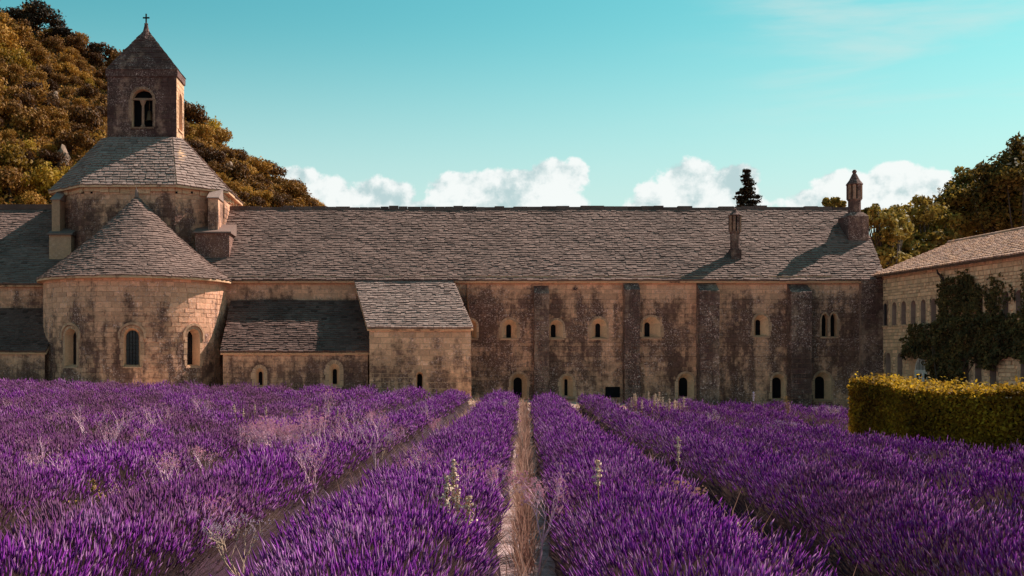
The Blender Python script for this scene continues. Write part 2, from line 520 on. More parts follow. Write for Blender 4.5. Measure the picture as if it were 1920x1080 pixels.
def ground_sheet():
    m, T, b, out = new_mat('dry_field_soil')
    g = T.n('ShaderNodeNewGeometry')
    p = g.outputs['Position']
    n1 = T.noise(p, 0.35, 6, 0.6); n2 = T.noise(p, 4.0, 8, 0.75); n3 = T.noise(p, 30.0, 4, 0.8)
    xy = T.xyz(p)
    off = T.math('ABSOLUTE', T.math('SUBTRACT', xy[0], T.math('MULTIPLY', xy[1], (983 - 760) / 2100)))      # distance from the trodden middle strip
    strip = T.ramp(T.math('ADD', off, T.math('MULTIPLY', n2, .3)), .35, .75, 1.0, 0.0)
    bare = T.math('MULTIPLY', T.ramp(xy[0], 8.5, 10.5), T.ramp(xy[1], 26.0, 31.0))                           # bare patch at the hedge end
    strip = T.math('MAXIMUM', strip, bare)
    c = T.mix(T.ramp(n2, 0.35, 0.65), (0.085, 0.045, 0.040), (0.17, 0.095, 0.085))  # field soil darkened so the furrows read as shadowed
    c = T.mix(strip, c, T.mix(T.ramp(n2, 0.35, 0.62), (0.30, 0.15, 0.14), (0.66, 0.44, 0.43)))
    c = T.mix(T.math('MULTIPLY', T.ramp(n3, 0.54, 0.72), strip), c, (0.78, 0.60, 0.58))
    c = T.mix(T.math('MULTIPLY', T.ramp(n1, 0.45, 0.7), 0.6), c, (0.20, 0.12, 0.075))
    T.l(c, b.inputs['Base Color'])
    bp = T.n('ShaderNodeBump'); bp.inputs['Strength'].default_value = 0.9; bp.inputs['Distance'].default_value = 0.08
    T.l(T.math('ADD', n2, T.math('MULTIPLY', n3, 0.4)), bp.inputs['Height']); T.l(bp.outputs[0], b.inputs['Normal'])
    mb = MB()
    xs = [-3000, -800, -200, -90] + list(np.arange(-60, 61, 2.0)) + [90, 200, 800, 3000]
    ys = [-2000, -400, -60, -15] + list(np.arange(-4, 74, 1.0)) + [90, 200, 800, 4000]
    for y in ys:
        for x in xs:
            mb.v.append((x, y, gz(x, y) + (0.04 * mnoise.noise(Vector((x * .7, y * .7, 0))) if -60 <= x <= 60 and -4 <= y <= 74 else 0)))
    W = len(xs)
    for j in range(len(ys) - 1):
        for i in range(W - 1):
            mb.f.append((j * W + i, j * W + i + 1, (j + 1) * W + i + 1, (j + 1) * W + i)); mb.m.append(0)
    o = mb.build('ground', m, smooth=True)
    tag(o, kind='structure')
    # hill
    m2, T, b, out = new_mat('hillside_scrub_soil')
    g = T.n('ShaderNodeNewGeometry'); p = g.outputs['Position']
    n1 = T.noise(p, 0.12, 8, 0.7); n2 = T.noise(p, 1.2, 8, 0.8)
    c = T.mix(T.ramp(n2, 0.35, 0.65), (0.05, 0.026, 0.012), (0.15, 0.08, 0.03))
    c = T.mix(T.math('MULTIPLY', T.ramp(n1, 0.6, 0.72), 0.7), c, (0.28, 0.17, 0.11))
    T.l(c, b.inputs['Base Color'])
    bp = T.n('ShaderNodeBump'); bp.inputs['Strength'].default_value = 1.0; bp.inputs['Distance'].default_value = 0.5
    T.l(n2, bp.inputs['Height']); T.l(bp.outputs[0], b.inputs['Normal'])
    mb = MB()
    xs = list(np.arange(-240, -90, 8.0)) + list(np.arange(-90, 30, 2.5)) + list(np.arange(30, 262, 12.0))
    ys = list(np.arange(80, 210, 2.5)) + list(np.arange(210, 330, 12.0))
    for y in ys:
        for x in xs:
            mb.v.append((x, y, hz(x, y)))
    W = len(xs)
    for j in range(len(ys) - 1):
        for i in range(W - 1):
            mb.f.append((j * W + i, j * W + i + 1, (j + 1) * W + i + 1, (j + 1) * W + i)); mb.m.append(0)
    o = mb.build('hill', m2, smooth=True)
    tag(o, kind='structure')


ground_sheet()


def bounce_gravel_walk():  # unseen pale gravel, added to bounce warm sunlight onto the walls
    m = plain_mat('pale_gravel', (0.66, 0.48, 0.37), (0.50, 0.36, 0.27), scale=6, bump=.8, bscale=40)
    mb = MB()
    xs = np.arange(-40, 27.1, 2.0)
    for j, y in enumerate((54.2, 56, 58, 60, 63.2)):
        for x in xs: mb.v.append((x, y, gz(x, y) + .055))
    W = len(xs)
    for j in range(4):
        for i in range(W - 1):
            mb.f.append((j * W + i, j * W + i + 1, (j + 1) * W + i + 1, (j + 1) * W + i)); mb.m.append(0)
    tag(mb.build('bounce_path', m), kind='structure')


bounce_gravel_walk()


# ------------------------------------------------------------------ masonry
class Plane:
    def __init__(self, o, ux, n):
        self.o, self.ux, self.n = Vector(o), Vector(ux).normalized(), Vector(n).normalized()

    def pt(self, u, v, d=0.0):
        return Vector((self.o.x, self.o.y, 0)) + self.ux * u + self.n * d + Vector((0, 0, v))

    def basis(self, u):
        return self.ux, self.n

    step = 1e9


class Cyl:
    def __init__(self, cx, cy, r):
        self.cx, self.cy, self.r = cx, cy, r

    def pt(self, u, v, d=0.0):
        a = u / self.r
        return Vector((self.cx + (self.r + d) * math.sin(a), self.cy - (self.r + d) * math.cos(a), v))

    def basis(self, u):
        a = u / self.r
        return Vector((math.cos(a), math.sin(a), 0)), Vector((math.sin(a), -math.cos(a), 0))

    step = 0.25


def half_width(op, v, grow):
    """half-width at height v of an opening (uc, v0, v1, hw, ...) widened by grow; None outside"""
    uc, v0, v1, hw = op[:4]
    hw2, top, bot = hw + grow, v1 + grow, v0 - grow * 0.6
    if v < bot or v > top: return None
    sp = top - hw2
    if v <= sp: return hw2
    return math.sqrt(max(0.0, hw2 * hw2 - (v - sp) ** 2))


STONE_UNITS = []


def stone_units():
    for k in range(4):
        r = random.Random(40 + k)
        e = 0.045
        j = lambda: r.uniform(0, e)
        b = [(-.5, 0, -.5), (.5, 0, -.5), (.5, 0, .5), (-.5, 0, .5)]
        f = [(-.5 + j(), 1 + r.uniform(-.15, .1), -.5 + j() * 1.6), (.5 - j(), 1 + r.uniform(-.15, .1), -.5 + j() * 1.6), (.5 - j(), 1 + r.uniform(-.15, .1), .5 - j() * 1.6), (-.5 + j(), 1 + r.uniform(-.15, .1), .5 - j() * 1.6)]
        STONE_UNITS.append((b, f))


stone_units()


def masonry(fr, u0, u1, v0, v1, ops, parent, smat, mmat, name='wall', course=0.27, wr=(0.34, 0.80), nparts=300, proud=(0.003, 0.024),
            see=None, top=None, joint=0.017, rough=0.0, seed=1, grid=0.09):
    """backing sheet with holes for the openings (the part NAME) and coursed stones standing proud of it:
    the largest nparts as objects of their own, the rest joined"""
    r = random.Random(seed)
    mb = MB()
    nu = max(1, int(math.ceil((u1 - u0) / (grid if not top else 0.05)))) if ops or top or fr.step < 1e8 else 1
    nv = max(1, int(math.ceil((v1 - v0) / grid))) if ops else 1
    du, dv = (u1 - u0) / nu, (v1 - v0) / nv
    for j in range(nv):
        run = None
        for i in range(nu + 1):
            ua, va = u0 + i * du, v0 + j * dv
            hole = i == nu
            if not hole:
                for op in ops:
                    if abs(ua + du / 2 - op[0]) > op[3] + 0.4: continue
                    for q in (va, va + dv / 2, va + dv):
                        hw = half_width(op, q, 0.01)
                        if hw is not None and ua < op[0] + hw and ua + du > op[0] - hw: hole = True
            if not hole and run is None: run = ua
            long = run is not None and ua - run >= (0.04 if top else fr.step)
            if (hole or long) and run is not None:
                t1 = va + dv
                if top:
                    a, c = min(t1, top(run)), min(t1, top(ua))
                    if a > va or c > va:
                        mb.quad(fr.pt(run, va), fr.pt(ua, va), fr.pt(ua, max(va, c)), fr.pt(run, max(va, a)))
                else:
                    mb.quad(fr.pt(run, va), fr.pt(ua, va), fr.pt(ua, t1), fr.pt(run, t1))
                run = None if hole else ua
    wall = mb.build(name, mmat, parent)
    # stones
    lst = []
    v = v0
    while v < v1 - 0.05:
        h = course * r.uniform(0.74, 1.22)
        if v + h > v1 - 0.09: h = v1 - v
        u = u0 - r.uniform(0, wr[0])
        while u < u1:
            w = r.uniform(*wr)
            a, c = max(u, u0), min(u + w, u1)
            u += w
            if u1 - c < 0.12: c = u1; u = u1 + 1
            segs = [(a, c)]
            for op in ops:
                hw = None
                for q in (v + 0.02, v + h / 2, v + h - 0.02):
                    k = half_width(op, q, op[4] - 0.02)
                    if k is not None: hw = k if hw is None else max(hw, k)
                if hw is None: continue
                ns = []
                for s0, s1 in segs:
                    if s1 <= op[0] - hw or s0 >= op[0] + hw: ns.append((s0, s1)); continue
                    if s0 < op[0] - hw: ns.append((s0, op[0] - hw))
                    if s1 > op[0] + hw: ns.append((op[0] + hw, s1))
                segs = ns
            for s0, s1 in segs:
                if s1 - s0 < 0.06: continue
                uc, vc = (s0 + s1) / 2, v + h / 2
                if top and v + h > min(top(s0), top(s1)) - 0.01: continue
                lst.append((uc, vc, s1 - s0 - joint, h - joint, r.uniform(*proud), r.randrange(4), r.uniform(-rough, rough)))
        v += h
    order = sorted(range(len(lst)), key=lambda i: -(lst[i][2] * lst[i][3] if (see is None or see(lst[i][0], lst[i][1])) else -1))
    single = set(order[:nparts])
    units = []
    for b, f in STONE_UNITS:
        q = MB(); q.hexa([b[0], b[1], b[2], b[3], f[0], f[1], f[2], f[3]], skip=(0,))
        me = bpy.data.meshes.new('stone'); me.from_pydata(q.v, [], q.f); me.materials.append(smat); units.append(me)
    rest = MB()
    for i, (uc, vc, w, h, pr, k, tw) in enumerate(lst):
        ux, n = fr.basis(uc)
        c = fr.pt(uc, vc, -0.004)
        zz = Vector((0, 0, 1))
        if tw:
            ux, zz = ux * math.cos(tw) + zz * math.sin(tw), zz * math.cos(tw) - ux * math.sin(tw)
        if i in single:
            o = bpy.data.objects.new('stone', units[k]); COL.objects.link(o); o.parent = wall
            mt = Matrix.Identity(4)
            for a_, col_ in enumerate((ux * w, n * (pr + 0.004), zz * h, c)):
                for b_ in range(3): mt[b_][a_] = col_[b_]
            o.matrix_local = mt
        else:
            b, f = STONE_UNITS[k]
            rest.hexa([c + ux * (p[0] * w) + n * (p[1] * (pr + 0.004)) + zz * (p[2] * h) for p in (*b, *f)], skip=(0,))
    if rest.v:
        tag(rest.build('small_stones', smat, wall), kind='stuff')
    return wall


def outline(uc, v0, v1, hw, pointed=False, seg=10):
    """closed outline from the foot of the left jamb over the arch to the foot of the right jamb"""
    pts = [(uc - hw, v0)]
    if pointed:
        sp = v1 - hw * 1.7
        for k in range(seg + 1):
            t = k / seg
            s = abs(2 * t - 1)
            pts.append((uc + hw * (2 * t - 1), sp + (v1 - sp) * math.sqrt(max(0, 1 - s ** 1.7)) ** 1.15))
    else:
        sp = v1 - hw
        for k in range(seg + 1):
            an = math.pi * (1 - k / seg)
            pts.append((uc + hw * math.cos(an), sp + hw * math.sin(an)))
    pts.append((uc + hw, v0))
    return pts


def window(fr, op, slit, parent, mat, pane, depth=0.42, proud=0.03, inner=None, hood=False, bars=None, pointed=False, label=None, sillout=0.03):
    """op = (uc, v0, v1, hw, ring): outer outline and width of the dressed surround; slit = (hw, v0, v1) or None.
    Parts: surround of separate dressed stones with the splayed reveal, sill, pane, bars"""
    uc, v0, v1, hw, ring = op
    A = outline(uc, v0, v1, hw, pointed)
    O = outline(uc, v0, v1 + ring, hw + ring, pointed)
    sh, s0, s1 = tuple(slit[:3]) if slit else (hw * 0.96, v0 + 0.02, v1 - hw * 0.04)
    suc = uc + (slit[3] if slit and len(slit) > 3 else 0.0)
    B = outline(suc, s0, s1, sh, pointed)
    root = MB()
    n = len(A)
    # splayed reveal
    for k in range(n - 1):
        root.quad(fr.pt(*A[k], proud), fr.pt(*A[k + 1], proud), fr.pt(*B[k + 1], -depth), fr.pt(*B[k], -depth))
    root.quad(fr.pt(*A[-1], proud), fr.pt(*A[0], proud), fr.pt(*B[0], -depth), fr.pt(*B[-1], -depth))
    w = root.build('window', inner or M['niche'], parent)
    if label: w['label'] = label
    ringm = MB()
    rr = random.Random(int(uc * 100) + int(v0 * 10))

    def block(a0, a1, o0, o1, pr):
        ringm.hexa([fr.pt(*a0, -0.05), fr.pt(*a1, -0.05), fr.pt(*o1, -0.05), fr.pt(*o0, -0.05), fr.pt(*a0, pr), fr.pt(*a1, pr), fr.pt(*o1, pr), fr.pt(*o0, pr)])
    g = 0.06
    lerp = lambda p, q, t: (p[0] + (q[0] - p[0]) * t, p[1] + (q[1] - p[1]) * t)
    for k in range(1, n - 2):
        a0, a1, o0, o1 = A[k], A[k + 1], O[k], O[k + 1]
        block(lerp(a0, a1, g), lerp(a0, a1, 1 - g), lerp(o0, o1, g), lerp(o0, o1, 1 - g), proud + rr.uniform(-0.008, 0.008))
    for s, (a, o) in ((-1, (A[0], O[0])), (1, (A[-1], O[-1]))):
        vb, vt = a[1], A[1][1]
        m_ = max(1, int(round((vt - vb) / 0.3)))
        for q in range(m_):
            b0, b1 = vb + (vt - vb) * q / m_ + 0.008, vb + (vt - vb) * (q + 1) / m_ - 0.008
            ex = rr.choice((0.0, 0.06))
            block((a[0], b0), (a[0], b1), (o[0] + s * ex, b0), (o[0] + s * ex, b1), proud + rr.uniform(-0.008, 0.008))
    ringm.build('surround', mat, w)
    sl = MB()
    sl.hexa([fr.pt(uc - hw - ring * .6, v0 - 0.10, -0.04), fr.pt(uc + hw + ring * .6, v0 - 0.10, -0.04), fr.pt(uc + hw + ring * .6, v0 - 0.10, proud + sillout), fr.pt(uc - hw - ring * .6, v0 - 0.10, proud + sillout),
             fr.pt(uc - hw - ring * .6, v0 - 0.003, -0.04), fr.pt(uc + hw + ring * .6, v0 - 0.003, -0.04), fr.pt(uc + hw + ring * .6, v0 - 0.02, proud + sillout), fr.pt(uc - hw - ring * .6, v0 - 0.02, proud + sillout)])
    sl.build('sill', mat, w)
    pm = MB()
    e = 0.03
    Bp = outline(suc, s0 - e, s1 + e, sh + e, pointed)
    c = fr.pt(suc, (s0 + s1) / 2, -depth - 0.03)
    for k in range(len(Bp)):
        pm.tri(c, fr.pt(*Bp[k], -depth - 0.03), fr.pt(*Bp[(k + 1) % len(Bp)], -depth - 0.03))
    pm.build('pane', pane, w)
    if bars:
        nb, nh, matb = bars
        bm_ = MB()
        for k in range(nb):
            u = suc - sh + 2 * sh * (k + 1) / (nb + 1)
            hh = half_width((suc, s0, s1, sh), s1, 0)
            tp = s1 - sh + math.sqrt(max(0, sh * sh - (u - suc) ** 2))
            p0, p1 = fr.pt(u, s0, -depth), fr.pt(u, tp, -depth)
            bm_.tube([p0, p1], 0.014, 4)
        for k in range(nh):
            v = s0 + (s1 - sh - s0) * (k + 1) / (nh + 0.3)
            bm_.tube([fr.pt(suc - sh, v, -depth), fr.pt(suc + sh, v, -depth)], 0.014, 4)
        bm_.build('glazing_bars', matb, w)
    if hood:
        hm = MB()
        r0, r1 = ring + 0.03, ring + 0.15
        sp = v1 - hw
        for k in range(12):
            a0, a1 = math.pi * (1 - k / 12) + (0.25 if k == 0 else 0), math.pi * (1 - (k + 1) / 12) - (0.25 if k == 11 else 0)
            f = lambda a, r_: (uc + (hw + r_) * math.cos(a), sp + (hw + r_) * math.sin(a))
            p = [f(a0, r0), f(a1, r0), f(a1, r1), f(a0, r1)]
            hm.hexa([fr.pt(*q, -0.03) for q in p] + [fr.pt(*q, 0.10) for q in p])
        hm.build('hood_mould', mat, w)
    return w


def tiles(mb, pf, s_len, urange, course=0.27, wr=(0.17, 0.40), thick=(0.038, 0.064), seed=1, overlap=1.5, lift=0.0):
    """overlapping stone slabs. pf(u, s, h): point on the roof u along the eave, s up the slope, h above it"""
    r = random.Random(seed)
    ns = int(round(s_len / course))
    cs = s_len / ns
    for i in range(ns):
        s0 = i * cs
        u0, u1 = urange(s0 + cs / 2)
        u = u0 - r.uniform(0, wr[0])
        wob = r.uniform(0, 10)
        while u < u1:
            w = r.uniform(*wr)
            a, c = max(u, u0) + 0.006, min(u + w, u1) - 0.006
            u += w
            if c - a < 0.06: continue
            t = r.uniform(*thick)
            sa = s0 + r.uniform(-0.030, 0.022) + 0.012 * math.sin(a * 0.6 + wob)
            sb = min(s_len, s0 + cs * overlap)
            j = r.uniform(-0.02, 0.02)
            l0, l1 = r.uniform(-0.014, 0.014), r.uniform(-0.014, 0.014)
            b0 = t * 0.45 + lift
            mb.hexa([pf(a, sa, b0 - 0.06), pf(c, sa + j, b0 - 0.06), pf(c, sb, lift - 0.05), pf(a, sb, lift - 0.05),
                     pf(a, sa, b0 + t + l0), pf(c, sa + j, b0 + t + l1), pf(c, sb, lift + 0.012), pf(a, sb, lift + 0.012)], skip=(0, 4))


def plane_roof(parent, O, U, S, ulen, slen, mat, name='roof', ur=None, seed=1, under=None, thick=0.20, **kw):
    """sloping slab (the part) covered with slabs. O eave corner, U along the eave, S up the slope (unit vectors)"""
    O, U, S = Vector(O), Vector(U).normalized(), Vector(S).normalized()
    N = U.cross(S).normalized()
    ur = ur or (lambda s: (0.0, ulen))
    wv = lambda u, s: 0.05 * mnoise.noise(Vector((u * .22 + seed, s * .35, seed * 1.7))) + 0.03 * mnoise.noise(Vector((u * .9, s * .9, seed)))
    pf = lambda u, s, h: O + U * u + S * s + N * (h + (wv(u, s) if h > -thick + .001 else 0) - .0)
    b = MB()
    k = 8
    for i in range(k):
        sa, sb = slen * i / k, slen * (i + 1) / k
        a, c = ur(sa), ur(sb)
        b.hexa([pf(a[0], sa, -thick), pf(a[1], sa, -thick), pf(c[1], sb, -thick), pf(c[0], sb, -thick), pf(a[0], sa, -.095), pf(a[1], sa, -.095), pf(c[1], sb, -.095), pf(c[0], sb, -.095)],
               skip=((4,) if i < k - 1 else ()) + ((2,) if i else ()))
    ro = b.build(name, under or M['dressed'], parent)
    t = MB()
    tiles(t, pf, slen, ur, seed=seed, **kw)
    tag(t.build('slabs', mat, ro), kind='stuff')
    return ro


# ------------------------------------------------------------------ the long abbey range
WY = 63.0
EAVE = 6.40
SL = 0.76                       # roof pitch
RIDGE_Y = 69.0
RIDGE_Z = EAVE + SL * (RIDGE_Y - WY)


def U(px_, Y=WY):
    return (px_ - 760) * Y / 2100


def V(py_, Y=WY):
    return 1.9 + (668 - py_) * Y / 2100


def build_range():
    t = thing('abbey_range', 'long dark weathered stone abbey range with slab roof, buttresses and small arched windows', 'building', (U(1040), WY, 0))
    off = t.location.copy()
    inv = lambda o: None
    fr = Plane((0, WY, 0), (1, 0, 0), (0, -1, 0))
    xl, xr = U(300), U(1654)
    ops, wins = [], []

    def add(pxc, ytop, ybot, wpx, slit=None, ring=0.13, **kw):
        op = (U(pxc), V(ybot), V(ytop - 2), wpx * 0.0172, ring)
        ops.append(op)
        s = None
        if slit:
            s = (slit[0] * 0.015, V(slit[2]), V(slit[1]), (slit[3] if len(slit) > 3 else 0) * 0.03)
        wins.append((op, s, kw))
    # upper row: pale splayed niches with a slit
    add(881, 601, 634, 22, (8, 608, 632), 0.12)
    add(955, 601, 634, 25, (9, 608, 633, 0), 0.12)
    add(1043, 602, 634, 22, (9, 608, 632, -4), 0.12)
    add(1123, 599, 634, 25, (9, 606, 632), 0.12)
    add(1221, 596, 632, 30, (10, 604, 631, -5), 0.12)
    add(1427, 592, 630, 24, (9, 599, 628, -2), 0.12)
    add(1546.5, 590, 631, 11, None, 0.10, pointed=True)
    add(1563, 589, 631, 11, None, 0.10, pointed=True)
    # ground floor
    add(973, 702, 748, 26, (16, 708, 746, -1), 0.12)
    add(1063, 706, 744, 20, (6, 711, 742), 0.12)
    add(1286, 702, 748, 26, (16, 708, 744, -2), 0.12)
    add(1460, 703, 748, 22, (17, 708, 747), 0.12)
    add(1543, 700, 750, 27, (18, 706, 748, -2), 0.12)
    wl = masonry(fr, xl, xr, -1.6, EAVE - 0.02, ops, t, M['wall'], M['mortar'], course=0.27, seed=3,
                 see=lambda u, v: v > 0.0 and u > U(885), nparts=300)
    for op, s, kw in wins:
        window(fr, op, s, t, M['wall_ring'], M['void'], depth=0.40, **kw)
    # low square cellar opening
    c = MB()
    c.box(U(1135), U(1162), WY - 0.06, WY + 0.3, V(745), V(725))
    o = c.build('cellar_opening', M['void'], t)
    c = MB(); c.box(U(1130), U(1167), WY - 0.09, WY + 0.05, V(725) - 0.003, V(719)); c.build('lintel', M['wall'], o)
    # end and back walls
    e = MB()
    X2 = U(1606, RIDGE_Y)
    e.quad((xr, WY, -1.6), (X2 + 0.6, RIDGE_Y + 6, -1.6), (X2 + 0.6, RIDGE_Y + 6, EAVE), (xr, WY, EAVE))
    e.tri((xr, WY, EAVE), (X2 + 0.6, RIDGE_Y + 6, EAVE), (X2 - 0.1, RIDGE_Y, RIDGE_Z - 0.15))
    e.quad((X2 + 0.6, RIDGE_Y + 6, -1.6), (xl, RIDGE_Y + 6, -1.6), (xl, RIDGE_Y + 6, EAVE), (X2 + 0.6, RIDGE_Y + 6, EAVE))
    e.build('gable_wall', M['wall'], t)
    # buttresses with weathered heads
    for a, c_, ytop, dp in ((1001, 1029, 538, 0.42), (1168, 1197, 531, 0.60), (1306, 1343, 534, 0.75), (1476, 1514, 536, 0.75), (1611, 1652, 521, 0.40)):
        Yf = WY - dp
        x0, x1 = U(a), U(c_) - 0.05
        zt = V(ytop)
        b = MB()
        b.box(x0 + 0.02, x1 - 0.02, Yf + 0.02, WY + 0.05, -1.6, zt - 0.45 - (0 if a < 1600 else -0.3))
        bo = b.build('buttress', M['mortar'], t)
        r = random.Random(a)
        st = MB()
        z = -1.4
        n_ = 0
        zend = zt - 0.45 - (0 if a < 1600 else -0.3)
        while z < zend - 0.05:
            h = min(r.uniform(0.24, 0.34), zend - z)
            cut = r.choice((0.35, 0.5, 0.65))
            for f0, f1 in ((0, cut), (cut, 1)):
                q = MB()
                p = r.uniform(0.0, 0.035)
                q.box(x0 + (x1 - x0) * f0 + (0.008 if f0 else -p), x0 + (x1 - x0) * f1 - (0.008 if f1 < 1 else -p), Yf - p, WY + 0.02, z + 0.008, z + h - 0.008)
                if z > 0.0:
                    q.build('stone', M['pier'], bo)
                else:
                    i = len(st.v); st.v += q.v; st.f += [tuple(k + i for k in f) for f in q.f]; st.m += q.m
            z += h
        tag(st.build('small_stones', M['pier'], bo), kind='stuff')
        # sloping head
        hd = MB()
        zb = zend
        hd.hexa([(x0 - .02, Yf - .03, zb), (x1 + .02, Yf - .03, zb), (x1 + .02, WY + .03, zb), (x0 - .02, WY + .03, zb),
                 (x0 - .02, Yf - .03, zb + .06), (x1 + .02, Yf - .03, zb + .06), (x1 + .02, WY + .03, zt + .12), (x0 - .02, WY + .03, zt + .12)])
        hd.build('buttress_head', M['pier'], bo)
    # cornice under the eaves
    r = random.Random(4)
    x = U(420)
    cm = MB()
    while x < xr - 0.1:
        w = r.uniform(0.7, 1.3)
        cm.box(x + 0.006, min(x + w, xr) - 0.006, WY - 0.16 + r.uniform(-.012, .012), WY + 0.1, EAVE - 0.17, EAVE - 0.01)
        x += w
    cm.build('cornice', M['dressed'], t)
    # roof, front and back
    S = Vector((0, 1, SL)).normalized()
    oh = 0.34
    O = Vector((xl, WY - oh, EAVE - SL * oh + 0.02))
    slen = math.hypot(RIDGE_Y - WY + oh, SL * (RIDGE_Y - WY + oh))
    xe = xr + 0.12
    grow = (X2 - xr)
    ro = plane_roof(t, O, (1, 0, 0), S, 0, slen, M['lauze'], ur=lambda s: (0.0, xe - xl + grow * s / slen), seed=8, course=0.20)
    b = MB()
    b.hexa([(xl, RIDGE_Y, RIDGE_Z - .1), (X2, RIDGE_Y, RIDGE_Z - .1), (X2 + .7, RIDGE_Y + 6.3, EAVE - .33), (xl, RIDGE_Y + 6.3, EAVE - .33),
            (xl, RIDGE_Y, RIDGE_Z), (X2, RIDGE_Y, RIDGE_Z), (X2 + .7, RIDGE_Y + 6.3, EAVE - .22), (xl, RIDGE_Y + 6.3, EAVE - .22)])
    b.build('rear_roof', M['lauze'], t)
    # ridge stones
    rg = MB(); x = xl
    while x < X2:
        w = r.uniform(0.5, 0.9)
        h = r.uniform(0.10, 0.20) + .06 * mnoise.noise(Vector((x * .25, 3, 1)))
        rg.hexa([(x, RIDGE_Y - .22, RIDGE_Z - .12), (min(x + w, X2), RIDGE_Y - .22, RIDGE_Z - .12), (min(x + w, X2), RIDGE_Y + .22, RIDGE_Z - .12), (x, RIDGE_Y + .22, RIDGE_Z - .12),
                 (x + .01, RIDGE_Y - .15, RIDGE_Z + h), (min(x + w, X2) - .01, RIDGE_Y - .15, RIDGE_Z + h), (min(x + w, X2) - .01, RIDGE_Y + .15, RIDGE_Z + h), (x + .01, RIDGE_Y + .15, RIDGE_Z + h)])
        x += w
    tag(rg.build('ridge_stones', M['lauze_dark'], ro), kind='stuff')
    # chimneys
    for cx, by, ped, py_ped, py_sh, py_lan, py_cone, py_fin, rs, rl, nm in (
            (1602, 66.55, (19, 441, 407), 407, 376, 347, 326, 318, 11.5, 12.5, 'tall round stone chimney beside the gable'),
            (1378, 64.55, (9.5, 489, 476), 476, 437, 405, 394, 391, 9.0, 10.5, 'short round stone chimney low on the roof slope')):
        k = by / 2100
        X = U(cx, by)
        zz = lambda p: V(p, by)
        q = MB()
        w = ped[0] * k
        q.box(X - w, X + w, by - w, by + w * 1.6, zz(ped[1]) - 0.9, zz(ped[2]))
        q.hexa([(X - w, by - w, zz(ped[2])), (X + w, by - w, zz(ped[2])), (X + w, by + w * 1.6, zz(ped[2])), (X - w, by + w * 1.6, zz(ped[2])),
                (X - rs * k, by - rs * k, zz(ped[2]) + .25), (X + rs * k, by - rs * k, zz(ped[2]) + .25), (X + rs * k, by + rs * k, zz(ped[2]) + .25), (X - rs * k, by + rs * k, zz(ped[2]) + .25)], skip=(0, 1))
        co = q.build('chimney', M['chimney'], t)
        co['label'] = nm
        s = MB()
        s.lathe(X, by, [(rs * k, zz(ped[2]) - 0.3), (rs * k * 1.0, zz(py_sh) - .02), (rs * k * 1.12, zz(py_sh)), (rs * k * 1.12, zz(py_sh) + .08), (rs * k * .95, zz(py_sh) + .1), (0.01, zz(py_sh) + .1)], 12)
        s.build('shaft', M['chimney'], co)
        for a in range(8):          # lantern: little piers with dark slots between them
            an = 2 * math.pi * (a + .5) / 8
            c = MB()
            c.tube([(X + rl * k * .86 * math.cos(an), by + rl * k * .86 * math.sin(an), zz(py_sh) + .06), (X + rl * k * .86 * math.cos(an), by + rl * k * .86 * math.sin(an), zz(py_lan))], rl * k * 0.27, 6)
            c.build('lantern_post', M['belfry_ring'] if a % 3 else M['chimney'], co)
        c = MB(); c.lathe(X, by, [(rl * k * .55, zz(py_sh) + .05), (rl * k * .55, zz(py_lan))], 8); c.build('flue', M['void'], co)
        c = MB()
        c.lathe(X, by, [(rl * k * 1.0, zz(py_lan) - .02), (rl * k * 1.22, zz(py_lan) + .0), (rl * k * 1.22, zz(py_lan) + .05), (rl * k * .75, zz((py_lan * .55 + py_cone * .45))), (rl * k * .30, zz(py_cone)), (rl * k * .22, zz(py_cone) + .02),
                        (rl * k * .36, zz((py_cone + py_fin) / 2)), (rl * k * .2, zz(py_fin) - .02), (0.005, zz(py_fin))], 12)
        c.build('cap', M['chimney'], co)
    # downpipe at the corner
    p = MB()
    p.tube([(xr - .05, WY - .52, EAVE - .25), (xr - .05, WY - .50, 5.9), (xr - .02, WY - .48, -.8)], 0.055, 8)
    p.build('downpipe', M['pipe'], t)
    # a tuft rooted in the wall
    q = MB(); r = random.Random(3)
    for k in range(26):
        a = r.uniform(0, 6.28); l = r.uniform(.1, .24)
        c = Vector((U(1078), WY - 0.05, V(541))); d = Vector((math.cos(a), -r.uniform(.2, 1), math.sin(a)))
        s = d.cross(Vector((0, 1, .3))).normalized() * .025
        q.tri(c - s, c + s, c + d * l)
    q.build('wall_tuft', M['pier'], t)
    fix(t)
    return t


def fix(t):
    """children were modelled in world coordinates: keep them there under the moved Empty"""
    bpy.context.view_layer.update()
    inv = Matrix.Translation(-t.location)
    for c in t.children:
        c.matrix_parent_inverse = inv


build_range()


